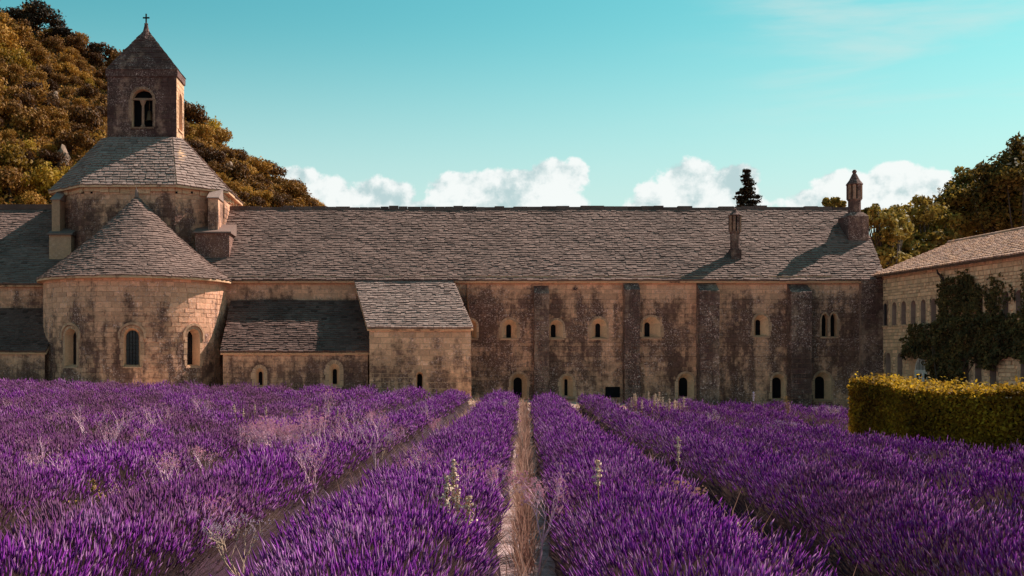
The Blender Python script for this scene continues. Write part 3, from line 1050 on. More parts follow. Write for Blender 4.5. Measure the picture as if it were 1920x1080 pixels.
# ------------------------------------------------------------------ southern stretch of the roof, left of the tower
def build_transept():
    t = thing('transept', 'transept stretch with shaded slab roof and plain wall, half hidden by the round apse', 'building', (U(20), WY, 0))
    fr = Plane((0, WY, 0), (1, 0, 0), (0, -1, 0))
    x0, x1 = U(-170), U(300) - 0.02
    masonry(fr, x0, x1, -1.2, 6.10, [], t, M['wall'], M['mortar'], seed=13, see=lambda u, v: u < U(84) and u > U(-5) and v > 4.2, nparts=60)
    S = Vector((0, 1, 0.80)).normalized()
    oh = 0.35
    slen = math.hypot(6 + oh, .8 * (6 + oh))
    ez = 6.22
    plane_roof(t, (x0, WY - oh, ez - .8 * oh), (1, 0, 0), S, x1 - x0, slen, M['lauze'], seed=18, course=0.20)
    b = MB()
    b.hexa([(x0, 69, ez + 4.7), (x1, 69, ez + 4.7), (x1, 75.3, ez - .3), (x0, 75.3, ez - .3), (x0, 69, ez + 4.8), (x1, 69, ez + 4.8), (x1, 75.3, ez - .2), (x0, 75.3, ez - .2)])
    b.box(x0, x1, 68.8, 69.2, ez + 4.72, ez + 5.02)
    b.build('rear_roof', M['lauze_dark'], t)
    r = random.Random(9); x = x0; cm = MB()
    while x < x1:
        w = r.uniform(.6, 1.2); cm.box(x + .006, x + w - .006, WY - .15, WY + .1, 5.98, 6.14); x += w
    cm.build('cornice', M['dressed'], t)
    fix(t)


build_transept()


# ------------------------------------------------------------------ round apse
AX, AR = -15.08, 5.02


def build_apse():
    t = thing('apse', 'round stone apse with conical slab roof and three tall arched windows', 'building', (AX, 60, 0))
    fr = Cyl(AX, WY, AR)
    zt = 6.08
    ops = []
    for deg in (-29.0, 10.4, 49.0):
        ops.append((R(deg) * AR, 1.38, 3.36, 0.42, 0.15))
    masonry(fr, R(-92) * AR, R(92) * AR, -1.2, zt, ops, t, M['apse'], M['mortar_apse'], seed=23, course=0.25, wr=(0.34, 0.72), see=lambda u, v: abs(u / AR) < R(78) and v > 0.55)
    for k, op in enumerate(ops):
        window(fr, op, (0.36, 1.46, 3.26), t, M['wall_ring'], M['glass'], depth=0.50, hood=True, bars=(3, 7, M['iron']) if k else None)
    # cornice
    cm = MB(); r = random.Random(2)
    a = -90.0
    while a < 90:
        w = r.uniform(6, 10)
        a1 = min(a + w, 90)
        p = [fr.pt(R(q) * AR, 0, d) for d in (-.05, .20) for q in (a + .1, a1 - .1)]
        zb, zc = zt - .16, zt + .02
        cm.hexa([(p[2].x, p[2].y, zb + .06), (p[3].x, p[3].y, zb + .06), (p[1].x, p[1].y, zb), (p[0].x, p[0].y, zb), (p[2].x, p[2].y, zc), (p[3].x, p[3].y, zc), (p[1].x, p[1].y, zc), (p[0].x, p[0].y, zc)])
        a = a1
    cm.build('cornice', M['dressed'], t)
    # cone
    apex = Vector((AX - .2, 63.75, 11.0))
    re, ze = AR + 0.36, zt - 0.02
    prof = lambda s: (1 - s) + 0.0 * s                      # radius along the slope
    sag = lambda s: -0.22 * math.sin(math.pi * s)

    def cp(phi, s, h=0.0):
        e = Vector((AX + re * math.sin(phi), WY - re * math.cos(phi), ze))
        p = e.lerp(apex, s)
        p.z += sag(s) + h * 0.72
        p.x += math.sin(phi) * h * .66; p.y -= math.cos(phi) * h * .66
        return p
    b = MB()
    ns, na = 8, 40
    for i in range(ns):
        for j in range(na):
            f = lambda q: R(-97 + 194 * q / na)
            b.quad(cp(f(j), i / ns), cp(f(j + 1), i / ns), cp(f(j + 1), (i + 1) / ns), cp(f(j), (i + 1) / ns))
    for j in range(na):
        f = lambda q: R(-97 + 194 * q / na)
        a0, a1 = cp(f(j), 0), cp(f(j + 1), 0)
        b.quad(a1, a0, a0 - Vector((0, 0, .1)), a1 - Vector((0, 0, .1)))
        i0, i1 = fr.pt(f(j) * AR, ze - .1, -.1), fr.pt(f(j + 1) * AR, ze - .1, -.1)
        b.quad(a0 - Vector((0, 0, .1)), i0, i1, a1 - Vector((0, 0, .1)))
    ro = b.build('roof', M['dressed'], t)
    q = MB(); r = random.Random(77)
    L = 7.0
    n = 36
    for i in range(n):
        s0 = i / n
        rad = re * (1 - s0)
        u = -R(96) * rad
        end = R(96) * rad
        wob = r.uniform(0, 9)
        while u < end:
            w = r.uniform(.17, .38)
            if rad < 1: w *= .6
            p0, p1 = u / rad, min(u + w, end) / rad
            u += w
            th = r.uniform(.038, .064)
            sa = s0 + (r.uniform(-.03, .022) + .012 * math.sin(p0 * 6 + wob)) / L
            sb = min(.995, s0 + 1.5 / n)
            g = .006 / rad
            j = r.uniform(-.014, .014)
            q.hexa([cp(p0 + g, sa, 0), cp(p1 - g, sa, 0), cp(p1 - g, sb, -.02), cp(p0 + g, sb, -.02), cp(p0 + g, sa, th * 1.45 + j), cp(p1 - g, sa, th * 1.45 - j), cp(p1 - g, sb, .012), cp(p0 + g, sb, .012)], skip=(0, 4))
    tag(q.build('slabs', M['lauze'], ro), kind='stuff')
    f = MB(); f.tube([apex + Vector((0, 0, -.15)), apex + Vector((0, -.05, .22)), apex + Vector((-.02, -.08, .5))], [.14, .09, .02], 6); f.build('finial', M['lauze_pale'], ro)
    fix(t)


build_apse()


# ------------------------------------------------------------------ crossing tower with its belfry
def build_tower():
    CX, CY = -15.85, 69.4
    t = thing('bell_tower', 'octagonal crossing tower with slab roof, square belfry and iron cross', 'building', (CX, CY, 6))
    H, F = 5.05, 2.6                       # half width, half front facet
    z0, z1 = 6.0, 11.72
    corners = [(-F, -H), (F, -H), (H, -F), (H, F), (F, H), (-F, H), (-H, F), (-H, -F)]
    facets = [(corners[i], corners[(i + 1) % 8]) for i in range(8)]
    for k, (a, b) in enumerate(facets):
        A, B = Vector((CX + a[0], CY + a[1], 0)), Vector((CX + b[0], CY + b[1], 0))
        ux = (B - A).normalized()
        n = Vector((ux.y, -ux.x, 0))
        L = (B - A).length
        if k in (0, 1, 7, 2):
            masonry(Plane(A, ux, n), 0, L, z0, z1, [], t, M['drum'], M['mortar_drum'], name='drum_wall', seed=31 + k, course=0.27, see=lambda u, v: v > 8.2,
                    nparts=(180, 60, 0, 0, 0, 0, 0, 50)[k])
        else:
            m = MB(); m.quad(A + Vector((0, 0, z0)), B + Vector((0, 0, z0)), B + Vector((0, 0, z1)), A + Vector((0, 0, z1))); m.build('drum_wall', M['drum'], t)
        # frieze of pale corbel blocks under the eave
        if k in (0, 1, 2, 7):
            r = random.Random(k); u = 0.02; fm = MB()
            while u < L - .1:
                w = r.uniform(.35, 1.0); w = min(w, L - u)
                pr = r.choice((.05, .09, .13))
                p = [A + ux * q + n * d for d in (-.02, pr) for q in (u + .012, u + w - .012)]
                zb = z1 - r.choice((.36, .42, .48))
                fm.hexa([(p[2].x, p[2].y, zb), (p[3].x, p[3].y, zb), (p[1].x, p[1].y, zb), (p[0].x, p[0].y, zb), (p[2].x, p[2].y, z1 - .01), (p[3].x, p[3].y, z1 - .01), (p[1].x, p[1].y, z1 - .01), (p[0].x, p[0].y, z1 - .01)])
                u += w
            fm.build('corbel_frieze', M['dressed'], t)
    # putlog holes
    for px_ in (155, 172, 260, 331, 360):
        X = U(px_, CY - H); q = MB(); z = V(361, CY - H)
        q.box(X - .06, X + .06, CY - H - .055, CY - H + .02, z - .06, z + .06); q.build('putlog_hole', M['void'], t)
    # corner piers standing on pedestals in front of the canted sides
    for a, c, yt, yb, Yf, ped in ((97, 112, 375, 440, 64.9, (92, 133, 440, 466)), (390, 409, 372, 433, 64.9, (366, 430, 437, 470))):
        q = MB(); X0, X1 = U(a, Yf), U(c, Yf)
        zb, zt = V(yb, Yf) - .2, V(yt, Yf)
        q.box(X0, X1, Yf, Yf + 1.6, zb, zt)
        po = q.build('corner_pier', M['drum'] if a > 200 else M['wall_ring'], t)
        q = MB()
        q.hexa([(X0 - .06, Yf - .1, zt), (X1 + .06, Yf - .1, zt), (X1 + .06, Yf + 1.6, zt), (X0 - .06, Yf + 1.6, zt), (X0 - .06, Yf - .1, zt + .05), (X1 + .06, Yf - .1, zt + .05), (X1 + .06, Yf + 1.6, zt + .85), (X0 - .06, Yf + 1.6, zt + .85)])
        q.build('cap_stone', M['lauze_pale'], po)
        q = MB(); X0, X1 = U(ped[0], 64.5), U(ped[1], 64.5)
        zt = V(ped[2], 64.5) - .02; zb = V(ped[3], 64.5) - 1.4
        q.box(X0, X1, 64.5, 66.5, zb, zt)
        po = q.build('pedestal', M['drum'] if a > 200 else M['wall_ring'], t)
        q = MB()
        q.hexa([(X0 - .1, 64.35, zt), (X1 + .12, 64.35, zt), (X1 + .12, 66.5, zt), (X0 - .1, 66.5, zt), (X0 - .1, 64.35, zt + .09), (X1 + .12, 64.35, zt + .09), (X1 + .12, 66.5, zt + .75), (X0 - .1, 66.5, zt + .75)])
        q.build('ledge', M['lauze'], po)
    # roof: eight slopes up to the square belfry
    bw, bd = 2.08, 1.12                     # belfry half width, half depth
    zb = 15.05
    oh = 0.32
    bx = CX + 0.0
    top = [(-bw * .8, -bd), (bw * .8, -bd), (bw, -bd * .8), (bw, bd * .8), (bw * .8, bd), (-bw * .8, bd), (-bw, bd * .8), (-bw, -bd * .8)]
    top = [(x * 1.12, (y * 1.12) - 0.9) for x, y in top]
    under = MB(); q = MB(); r = random.Random(55)
    k_ = 1 + oh / H
    ze = z1 - 0.02
    for k in range(8):
        a, b = corners[k], corners[(k + 1) % 8]
        c, d = top[(k + 1) % 8], top[k]
        E0, E1 = Vector((CX + a[0] * k_, CY + a[1] * k_, ze)), Vector((CX + b[0] * k_, CY + b[1] * k_, ze))
        T0, T1 = Vector((CX + d[0], CY + d[1], zb)), Vector((CX + c[0], CY + c[1], zb))
        N = (E1 - E0).cross(T0 - E0).normalized()
        under.quad(E0, E1, T1, T0)
        dz = Vector((0, 0, .12))
        under.quad(E1, E0, E0 - dz, E1 - dz)
        w0, w1 = Vector((CX + a[0] * .98, CY + a[1] * .98, ze - .12)), Vector((CX + b[0] * .98, CY + b[1] * .98, ze - .12))
        under.quad(E0 - dz, w0, w1, E1 - dz)
        n = 19
        for i in range(n):
            s0 = i / n
            P0, P1 = E0.lerp(T0, s0), E1.lerp(T1, s0)
            L = (P1 - P0).length
            u = 0.0
            s1 = min(1.0, s0 + 1.5 / n)
            Q0, Q1 = E0.lerp(T0, s1), E1.lerp(T1, s1)
            while u < L:
                w = r.uniform(.22, .52)
                f0, f1 = u / L + .004, min(1.0, (u + w) / L) - .004
                u += w
                if f1 - f0 < .01: continue
                th = r.uniform(.048, .078); j = r.uniform(-.015, .015); sl = (T0 - E0).normalized() * r.uniform(-.05, .03)
                a_, b_, c2, d2 = P0.lerp(P1, f0) + sl, P0.lerp(P1, f1) + sl, Q0.lerp(Q1, f1), Q0.lerp(Q1, f0)
                q.hexa([a_, b_, c2 - N * .02, d2 - N * .02, a_ + N * (th * 1.3 + j), b_ + N * (th * 1.3 - j), c2 + N * .012, d2 + N * .012], skip=(0, 4))
    ro = under.build('roof', M['dressed'], t)
    tag(q.build('slabs', M['lauze_pale'], ro), kind='stuff')
    # belfry
    BY = CY - 0.9
    fy = BY - bd
    z2 = 18.72
    zc0 = zb - 0.5
    oc = U(267, fy)
    op = (oc - (CX - bw), V(238, fy), V(167, fy), 0.62, 0.15)
    fr = Plane((CX - bw, fy, 0), (1, 0, 0), (0, -1, 0))
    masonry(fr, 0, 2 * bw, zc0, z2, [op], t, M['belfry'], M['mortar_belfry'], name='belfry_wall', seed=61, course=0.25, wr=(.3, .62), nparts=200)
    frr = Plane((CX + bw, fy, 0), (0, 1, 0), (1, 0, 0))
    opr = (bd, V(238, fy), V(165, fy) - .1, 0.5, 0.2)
    masonry(frr, 0, 2 * bd, zc0, z2, [opr], t, M['dressed'], M['mortar_pale'], name='belfry_wall', seed=62, course=0.25, wr=(.3, .62), nparts=60)  # sun-side flank coloured paler than the front, standing in for sunlight
    m = MB()
    m.quad((CX - bw, BY + bd, zc0), (CX - bw, fy, zc0), (CX - bw, fy, z2), (CX - bw, BY + bd, z2))
    # rear wall with its own arch left open at the middle
    m.quad((CX + bw, BY + bd, zc0), (CX + .7, BY + bd, zc0), (CX + .7, BY + bd, z2), (CX + bw, BY + bd, z2))
    m.quad((CX - .7, BY + bd, zc0), (CX - bw, BY + bd, zc0), (CX - bw, BY + bd, z2), (CX - .7, BY + bd, z2))
    m.quad((CX + .7, BY + bd, zc0), (CX - .7, BY + bd, zc0), (CX - .7, BY + bd, z2 - .6), (CX + .7, BY + bd, z2 - .6))
    m.quad((CX + .7, BY + bd, z2 - .6), (CX - .7, BY + bd, z2 - .6), (CX - .7, BY + bd, z2), (CX + .7, BY + bd, z2))
    m.quad((CX - bw, fy, zc0 + .1), (CX + bw, fy, zc0 + .1), (CX + bw, BY + bd, zc0 + .1), (CX - bw, BY + bd, zc0 + .1))
    m.build('belfry_rear_wall', M['belfry'], t)
    # arch ring and reveal, transom, colonnette, bell
    for f_, o_ in ((fr, op), (frr, opr)):
        wn = window(f_, o_, (o_[3] * .97, o_[1] + .02, o_[2] - .02), t, M['dressed'] if f_ is frr else M['belfry_ring'], M['void'], depth=0.45)
        wn.name = 'bell_opening'
    cz = V(184, fy); cx = oc
    q = MB(); q.box(cx - .62, cx + .62, fy + .10, fy + .24, cz - .09, cz + .03); q.build('transom', M['belfry_ring'], t)
    q = MB()
    zl = V(238, fy)
    q.lathe(cx, fy + .17, [(.15, zl), (.15, zl + .1), (.085, zl + .18), (.075, cz - .45), (.10, cz - .38), (.2, cz - .12), (.2, cz - .085)], 10)
    q.build('colonnette', M['belfry_ring'], t)
    q = MB(); bx_ = cx + .36
    q.lathe(bx_, fy + .30, [(.23, zl + .42), (.20, zl + .5), (.15, zl + .8), (.11, zl + 1.0), (.02, zl + 1.06)], 14); q.tube([(bx_, fy + .3, zl + 1.05), (bx_, fy + .3, cz - .08)], .03, 6)
    q.build('bell', M['bronze'], t, smooth=True)
    # pyramid roof with a short upright skirt
    ew, ed = bw + .09, bd + .09
    za = V(54, BY); zs = z2 + .40
    base = [(-ew, -ed), (ew, -ed), (ew, ed), (-ew, ed)]
    m = MB()
    m.hexa([(CX + x, BY + y, z2) for x, y in base] + [(CX + x * 1.0, BY + y * 1.0, zs) for x, y in base])
    ro = m.build('belfry_roof', M['belfry'], t)
    q = MB(); r = random.Random(9)
    ap = Vector((CX, BY, za))
    n = 17
    for k in range(4):
        E0, E1 = Vector((CX + base[k][0], BY + base[k][1], zs)), Vector((CX + base[(k + 1) % 4][0], BY + base[(k + 1) % 4][1], zs))
        N = (E1 - E0).cross(ap - E0).normalized()
        for i in range(n):
            s0, s1 = i / n, min(1, (i + 1.12) / n)
            P0, P1, Q0, Q1 = E0.lerp(ap, s0), E1.lerp(ap, s0), E0.lerp(ap, s1), E1.lerp(ap, s1)
            L = (P1 - P0).length; u = 0
            while u < L - .02:
                w = r.uniform(.35, .8); f0, f1 = u / L, min(1.0, (u + w) / L); u += w
                th = r.uniform(.03, .06)
                a_, b_, c2, d2 = P0.lerp(P1, f0), P0.lerp(P1, f1), Q0.lerp(Q1, f1), Q0.lerp(Q1, f0)
                q.hexa([a_ - N * .05, b_ - N * .05, c2 - N * .06, d2 - N * .06, a_ + N * th, b_ + N * th, c2 + N * (th - .025), d2 + N * (th - .025)], skip=(0,))
    tag(q.build('slabs', M['belfry'], ro), kind='stuff')
    # drawn-out stone tip
    q = MB(); zt = V(44, BY)
    q.lathe(CX, BY, [(.42, za - .70), (.26, za - .3), (.16, za - .02), (.10, zt - .06), (.13, zt - .04), (.11, zt)], 8); q.build('roof_tip', M['belfry'], ro)
    q = MB(); zc = V(33.5, BY); zx = V(26, BY)
    q.box(CX - .04, CX + .04, BY - .04, BY + .04, zt - .05, zx); q.box(CX - .20, CX + .20, BY - .037, BY + .037, zc - .037, zc + .043)
    q.build('cross', M['iron'], t)
    fix(t)


build_tower()


# ------------------------------------------------------------------ low chapels and the annex with its own roof
def lean_to(name, label, pxa, pxb, Yf, ztop, zeave, ops_px, mat, rmat, seed, see, skew=0.0, nparts=150, left_side=True, right_side=False, mm=None):
    t = thing(name, label, 'building', (U((pxa + pxb) / 2, Yf), Yf, 0))
    x0, x1 = U(pxa, Yf), U(pxb, Yf)
    fr = Plane((x0, Yf, 0), (1, 0, 0), (0, -1, 0))
    ops, wins = [], []
    for pxc, yt, yb, wpx, sl, ring in ops_px:
        k = Yf / 2100
        op = (U(pxc, Yf) - x0, V(yb, Yf), V(yt, Yf), wpx * k / 2, ring)
        ops.append(op); wins.append((op, (sl[0] * k / 2, V(sl[2], Yf), V(sl[1], Yf), 0)))
    masonry(fr, 0, x1 - x0, -1.6, zeave - .02, ops, t, mat, mm or M['mortar_chapel'], seed=seed, see=see, nparts=nparts)
    for op, s in wins:
        window(fr, op, s, t, M['wall_ring'], M['void'], depth=.35)
    sl = (ztop - zeave) / (WY - Yf)
    top = lambda u: zeave + sl * u
    if left_side:
        frl = Plane((x0, WY, 0), (0, -1, 0), (-1, 0, 0))
        masonry(frl, 0, WY - Yf, -1.6, ztop, [], t, mat, mm or M['mortar_chapel'], name='side_wall', seed=seed + 1, nparts=40, top=lambda u: ztop - sl * u - .22)
    if right_side:
        frl = Plane((x1, Yf, 0), (0, 1, 0), (1, 0, 0))
        masonry(frl, 0, WY - Yf, -1.6, ztop, [], t, mat, mm or M['mortar_chapel'], name='side_wall', seed=seed + 2, nparts=0, top=lambda u: zeave + sl * u - .22)
    S = Vector((0, 1, sl)).normalized()
    oh = .22
    slen = math.hypot(WY - Yf + oh - .05, sl * (WY - Yf + oh - .05))
    e = 0.12
    ur = lambda s: (-e - skew * s / slen, x1 - x0 + e - skew * s / slen)
    plane_roof(t, (x0, Yf - oh, zeave - sl * oh + .05), (1, 0, 0), S, 0, slen, rmat, ur=ur, seed=seed + 5, course=.19, wr=(.17, .38))
    r = random.Random(seed); x = x0; cm = MB()
    while x < x1 - .05:
        w = min(r.uniform(.5, 1.1), x1 - x); cm.box(x + .006, x + w - .006, Yf - .10, Yf + .1, zeave - .16, zeave - .03); x += w
    cm.build('cornice', M['dressed'], t)
    fix(t)
    return t


lean_to('side_chapel', 'low chapel under a lean-to roof coloured dark for shade between the apse and the annex', 418, 690, 59.5, 5.02, 2.26,
        [(487, 690, 724, 16, (7, 697, 722), .18), (627, 682, 724, 20, (8, 692, 720), .2)], M['chapel'], M['lauze_dark'], 71, lambda u, v: v > 0.3, left_side=False)
lean_to('side_chapel', 'dark lean-to chapel at the far side of the apse, at the picture edge', -120, 84, 59.5, 4.60, 2.26, [], M['chapel'], M['lauze_dark'], 81, lambda u, v: u > 3.0 and v > 0.3, nparts=30, left_side=False)
lean_to('stone_annex', 'pale stone annex with sunlit sloping slab roof projecting from the range', 693, 883, 58.95, 6.20, 3.50,
        [(787, 697, 731, 13, (9, 701, 729), .16)], M['annex'], M['lauze_pale'], 91, lambda u, v: v > 0.0, skew=0.9, right_side=True, mm=M['mortar_pale'], nparts=260)


# ------------------------------------------------------------------ wing on the right
def build_wing():
    t = thing('monastery_wing', 'honey coloured rubble stone wing with clay tile roof and two rows of narrow windows', 'building', (27, 55, 0))
    A, B = Vector((26.72, 62.9, 0)), Vector((28.2, 36.0, 0))
    ux = (B - A).normalized(); n = Vector((ux.y, -ux.x, 0))
    if n.x > 0: n = -n
    L = (B - A).length
    fr = Plane(A, ux, n)
    zt = 6.52
    ops, wins = [], []

    def uy(y): return (62.9 - y) / -ux.y
    k = 0
    y = 62.35
    while y > 37:
        op = (uy(y), 3.62, 4.86, 0.24, 0.16)
        ops.append(op); wins.append((op, (.19, 3.68, 4.78), True))
        y -= 1.025 if k != 5 else 1.08
        k += 1
    for y in (62.0, 60.7, 54.3, 53.2, 52.0, 49.6, 48.3, 46, 44.5):
        op = (uy(y), 0.45, 2.10, 0.27, 0.18)
        ops.append(op); wins.append((op, (.22, .5, 2.0), False))
    door = (uy(58.75), -0.35, 1.98, 0.86, 0.2)
    ops.append(door)
    masonry(fr, 0, L, -1.4, zt, ops, t, M['wing'], M['mortar_pale'], seed=101, course=.20, wr=(.2, .48), proud=(.01, .06), rough=.05, joint=.03, see=lambda u, v: u < 13.8 and v > 0.2, nparts=300)
    for op, s, up in wins:
        window(fr, op, s, t, M['dressed'], M['glass'], depth=.26, proud=.04, bars=(1, 4, M['white']) if up else None, sillout=.06, inner=M['reveal'])
    # arched doorway: white glazed leaves under a barred fanlight
    w = window(fr, door, (.80, -.33, 1.92), t, M['dressed'], M['glass'], depth=.26)
    w.name = 'glazed_door'
    u0, hw = door[0], .80
    sp = 1.92 - .80
    q = MB()

    def bar(ua, va, ub, vb, r_=.035):
        q.tube([fr.pt(ua, va, -.22), fr.pt(ub, vb, -.22)], r_, 4)
    for k in range(11):
        u = u0 - hw + 2 * hw * (k + .5) / 11
        bar(u, sp, u, sp + math.sqrt(max(0, hw * hw - (u - u0) ** 2)), .022)
    for k in range(14):
        a0, a1 = math.pi * k / 14, math.pi * (k + 1) / 14
        bar(u0 + (hw - .03) * math.cos(a0), sp + (hw - .03) * math.sin(a0), u0 + (hw - .03) * math.cos(a1), sp + (hw - .03) * math.sin(a1), .05)
    q.build('fanlight_bars', M['white'], w)
    q = MB(); bar(u0 - hw, sp, u0 + hw, sp, .085)
    q.build('transom', M['white'], w)
    for s in (-1, 1):
        q = MB()
        a, b = (u0 - hw, u0) if s < 0 else (u0, u0 + hw)
        for u in (a + .05, b - .05): bar(u, -.3, u, sp, .06)
        bar((a + b) / 2, -.3, (a + b) / 2, sp, .03)
        for v in (-.25, .2, .62, 1.02): bar(a, v, b, v, .045)
        q.build('door_leaf', M['white'], w)
    # canal tile roof
    W = 4.3; rise = .40
    perp = -n
    ov = .45
    E0 = fr.pt(-.35, zt + .05 - rise * ov, ov); E1 = fr.pt(L, zt + .05 - rise * ov, ov)
    up = (perp + Vector((0, 0, rise))).normalized()
    sl = math.hypot(W + ov, rise * (W + ov))
    N = ux.cross(up).normalized()
    if N.z < 0: N = -N
    b = MB()
    R0, R1 = E0 + up * sl, E1 + up * sl
    b.hexa([E0 - N * .1, E1 - N * .1, R1 - N * .1, R0 - N * .1, E0, E1, R1, R0])
    Q0, Q1 = R0 + perp * (W) - Vector((0, 0, rise * W)), R1 + perp * W - Vector((0, 0, rise * W))
    b.hexa([R0 - N * .1, R1 - N * .1, Q1 - N * .1, Q0 - N * .1, R0, R1, Q1, Q0])
    # gable triangle
    g0, g1 = fr.pt(0, zt, 0), fr.pt(0, zt, -2 * W)
    b.tri(g0, g1, fr.pt(0, zt + rise * W, -W))
    b.quad(fr.pt(0, -1.4, 0), fr.pt(0, -1.4, -2 * W), g1, g0)
    b.quad(fr.pt(L, -1.4, 0), fr.pt(L, -1.4, -2 * W), fr.pt(L, zt, -2 * W), fr.pt(L, zt, 0))
    ro = b.build('roof', M['wood'], t)
    q = MB(); r = random.Random(6)
    pitch = .22; cl = .36
    nc = int(L / pitch); nr = int(sl / cl)
    for i in range(nc):
        u = .05 + i * pitch + r.uniform(-.01, .01)
        du = r.uniform(-.012, .012)
        for j in range(nr + 1):
            s0 = j * cl + r.uniform(-.03, .03) - (.06 if j == 0 else 0)
            s1 = min(sl, s0 + cl * 1.2)
            if s1 - s0 < .1: continue
            # half-round cover tile, wider at its lower end
            ra, rb = .10 + r.uniform(-.006, .006), .085
            h0 = .035 + r.uniform(0, .02)
            prev = None
            for k in range(5):
                an = math.pi * k / 4
                pa = E0 + ux * (u + du + ra * math.cos(an)) + up * s0 + N * (h0 + ra * .85 * math.sin(an))
                pb = E0 + ux * (u + du + rb * math.cos(an)) + up * s1 + N * (.01 + rb * .8 * math.sin(an))
                q.v += [tuple(pa), tuple(pb)]
                if k:
                    m_ = len(q.v); q.f.append((m_ - 4, m_ - 2, m_ - 1, m_ - 3)); q.m.append(0)
            m_ = len(q.v); q.f.append((m_ - 10, m_ - 8, m_ - 6, m_ - 4, m_ - 2)); q.m.append(0)
    tag(q.build('clay_tiles', M['canal'], ro), kind='stuff')
    q = MB(); u = -.3
    while u < L:
        p0 = E0 + ux * u + up * sl; p1 = E0 + ux * (u + .42) + up * sl
        q.tube([p0 + N * .06, p1 + N * .07], [.14, .12], 8); u += .38
    tag(q.build('ridge_tiles', M['canal'], ro), kind='stuff')
    # rafter tails
    u = .2
    while u < 15.5:
        q = MB()
        c = fr.pt(u, zt - .10, 0)
        a = c - n * .05; e = c + n * .36 + Vector((0, 0, -.12))
        s = ux * .05; h = Vector((0, 0, .12))
        q.hexa([a - s, a + s, e + s, e - s, a - s + h, a + s + h, e + s + h, e - s + h]); q.build('rafter_tail', M['wood'], ro)
        u += .62
    # downpipe with a swan neck
    q = MB()
    u = uy(56.2)
    q.tube([fr.pt(u, 6.25, .42), fr.pt(u, 6.1, .40), fr.pt(u + .05, 5.8, .12), fr.pt(u + .05, 5.5, .10), fr.pt(u + .05, .2, .10)], .055, 8); q.build('downpipe', M['pipe'], t)
    fix(t)
    return fr, uy


WFR, WUY = build_wing()


# ------------------------------------------------------------------ foliage
def leaf_quads(P, size, nrm=None, jitter=1.0, aspect=1.6, seed=0):
    """one folded leaf-sized quad at each point; returns verts, quads"""
    rg = np.random.default_rng(seed)
    n = len(P)
    d = rg.normal(size=(n, 3))
    if nrm is not None: d = d * jitter + nrm * 1.4
    d /= np.linalg.norm(d, axis=1, keepdims=True) + 1e-9
    a = np.cross(d, rg.normal(size=(n, 3))); a /= np.linalg.norm(a, axis=1, keepdims=True) + 1e-9
    b = np.cross(d, a)
    s = (size * rg.uniform(.6, 1.3, n))[:, None]
    a = a * s * aspect * .5; b = b * s * .5
    v = np.stack([P - a, P - b * .9 + d * s * .12, P + a, P + b * .9 + d * s * .12], 1).reshape(-1, 3)
    return v, np.arange(4 * n, dtype=np.int32).reshape(n, 4)


def crown_points(cl, n, seed, flat=.8):
    """n points spread over clumps cl = [(center, radius)], mostly in their outer shell"""
    rg = np.random.default_rng(seed)
    c = np.array([q[0] for q in cl], float); r = np.array([q[1] for q in cl], float)
    w = r ** 2; idx = rg.choice(len(cl), n, p=w / w.sum())
    d = rg.normal(size=(n, 3)); d /= np.linalg.norm(d, axis=1, keepdims=True)
    rad = r[idx] * np.clip(rg.normal(.82, .22, n), .1, 1.35)
    d2 = d.copy(); d2[:, 2] *= flat
    return c[idx] + d2 * rad[:, None], d


def limbs(mb, base, cl, r0, seed, sway=.3):
    r = random.Random(seed)
    base = Vector(base)
    top = sum((Vector(q[0]) for q in cl), Vector()) / len(cl)
    mid = base.lerp(top, .45) + Vector((r.uniform(-sway, sway), r.uniform(-sway, sway), 0))
    mb.tube([base - Vector((0, 0, .3)), base.lerp(mid, .5) + Vector((r.uniform(-.1, .1), 0, 0)), mid, mid.lerp(top, .6)], [r0 * 1.25, r0, r0 * .8, r0 * .3], 7)
    for c, rad in cl:
        c = Vector(c)
        st = base.lerp(mid, r.uniform(.7, 1.0))
        m2 = st.lerp(c, .5) + Vector((0, 0, -.1 * rad))
        mb.tube([st, m2, c], [r0 * .42, r0 * .26, r0 * .08], 5)


M['scrub'] = leaf_mat('hillside_leaves', [(0.062, 0.023, 0.008), (0.205, 0.086, 0.019), (0.43, 0.205, 0.032)], trans=.25, nscale=.05, per_object=.5)
M['scrub_gold'] = leaf_mat('golden_leaves', [(0.11, 0.052, 0.008), (0.30, 0.155, 0.018), (0.50, 0.31, 0.035)], trans=.3, nscale=.1, per_object=.25)
M['oak'] = leaf_mat('plane_tree_leaves', [(0.050, 0.029, 0.008), (0.18, 0.11, 0.022), (0.48, 0.31, 0.05)], trans=.35, nscale=.35, per_object=.2)
M['olive'] = leaf_mat('young_tree_leaves', [(0.10, 0.06, 0.015), (0.24, 0.15, 0.03), (0.36, 0.24, 0.05)], trans=.35, nscale=.4, per_object=.2)
M['pine'] = leaf_mat('pine_needles', [(0.014, 0.009, 0.007), (0.035, 0.020, 0.011), (0.08, 0.045, 0.018)], trans=.1, nscale=.6, per_object=.1)
M['hedge'] = leaf_mat('hedge_leaves', [(0.07, 0.028, 0.006), (0.32, 0.165, 0.014), (0.88, 0.54, 0.045)], trans=.50, nscale=.8, per_object=.0)
M['vine'] = leaf_mat('creeper_leaves', [(0.032, 0.022, 0.011), (0.11, 0.072, 0.026), (0.30, 0.18, 0.05)], trans=.3, nscale=.7, per_object=.0)
M['core'] = plain_mat('shaded_twigs', (0.030, 0.018, 0.010), (0.016, 0.010, 0.007), scale=4, bump=.8)


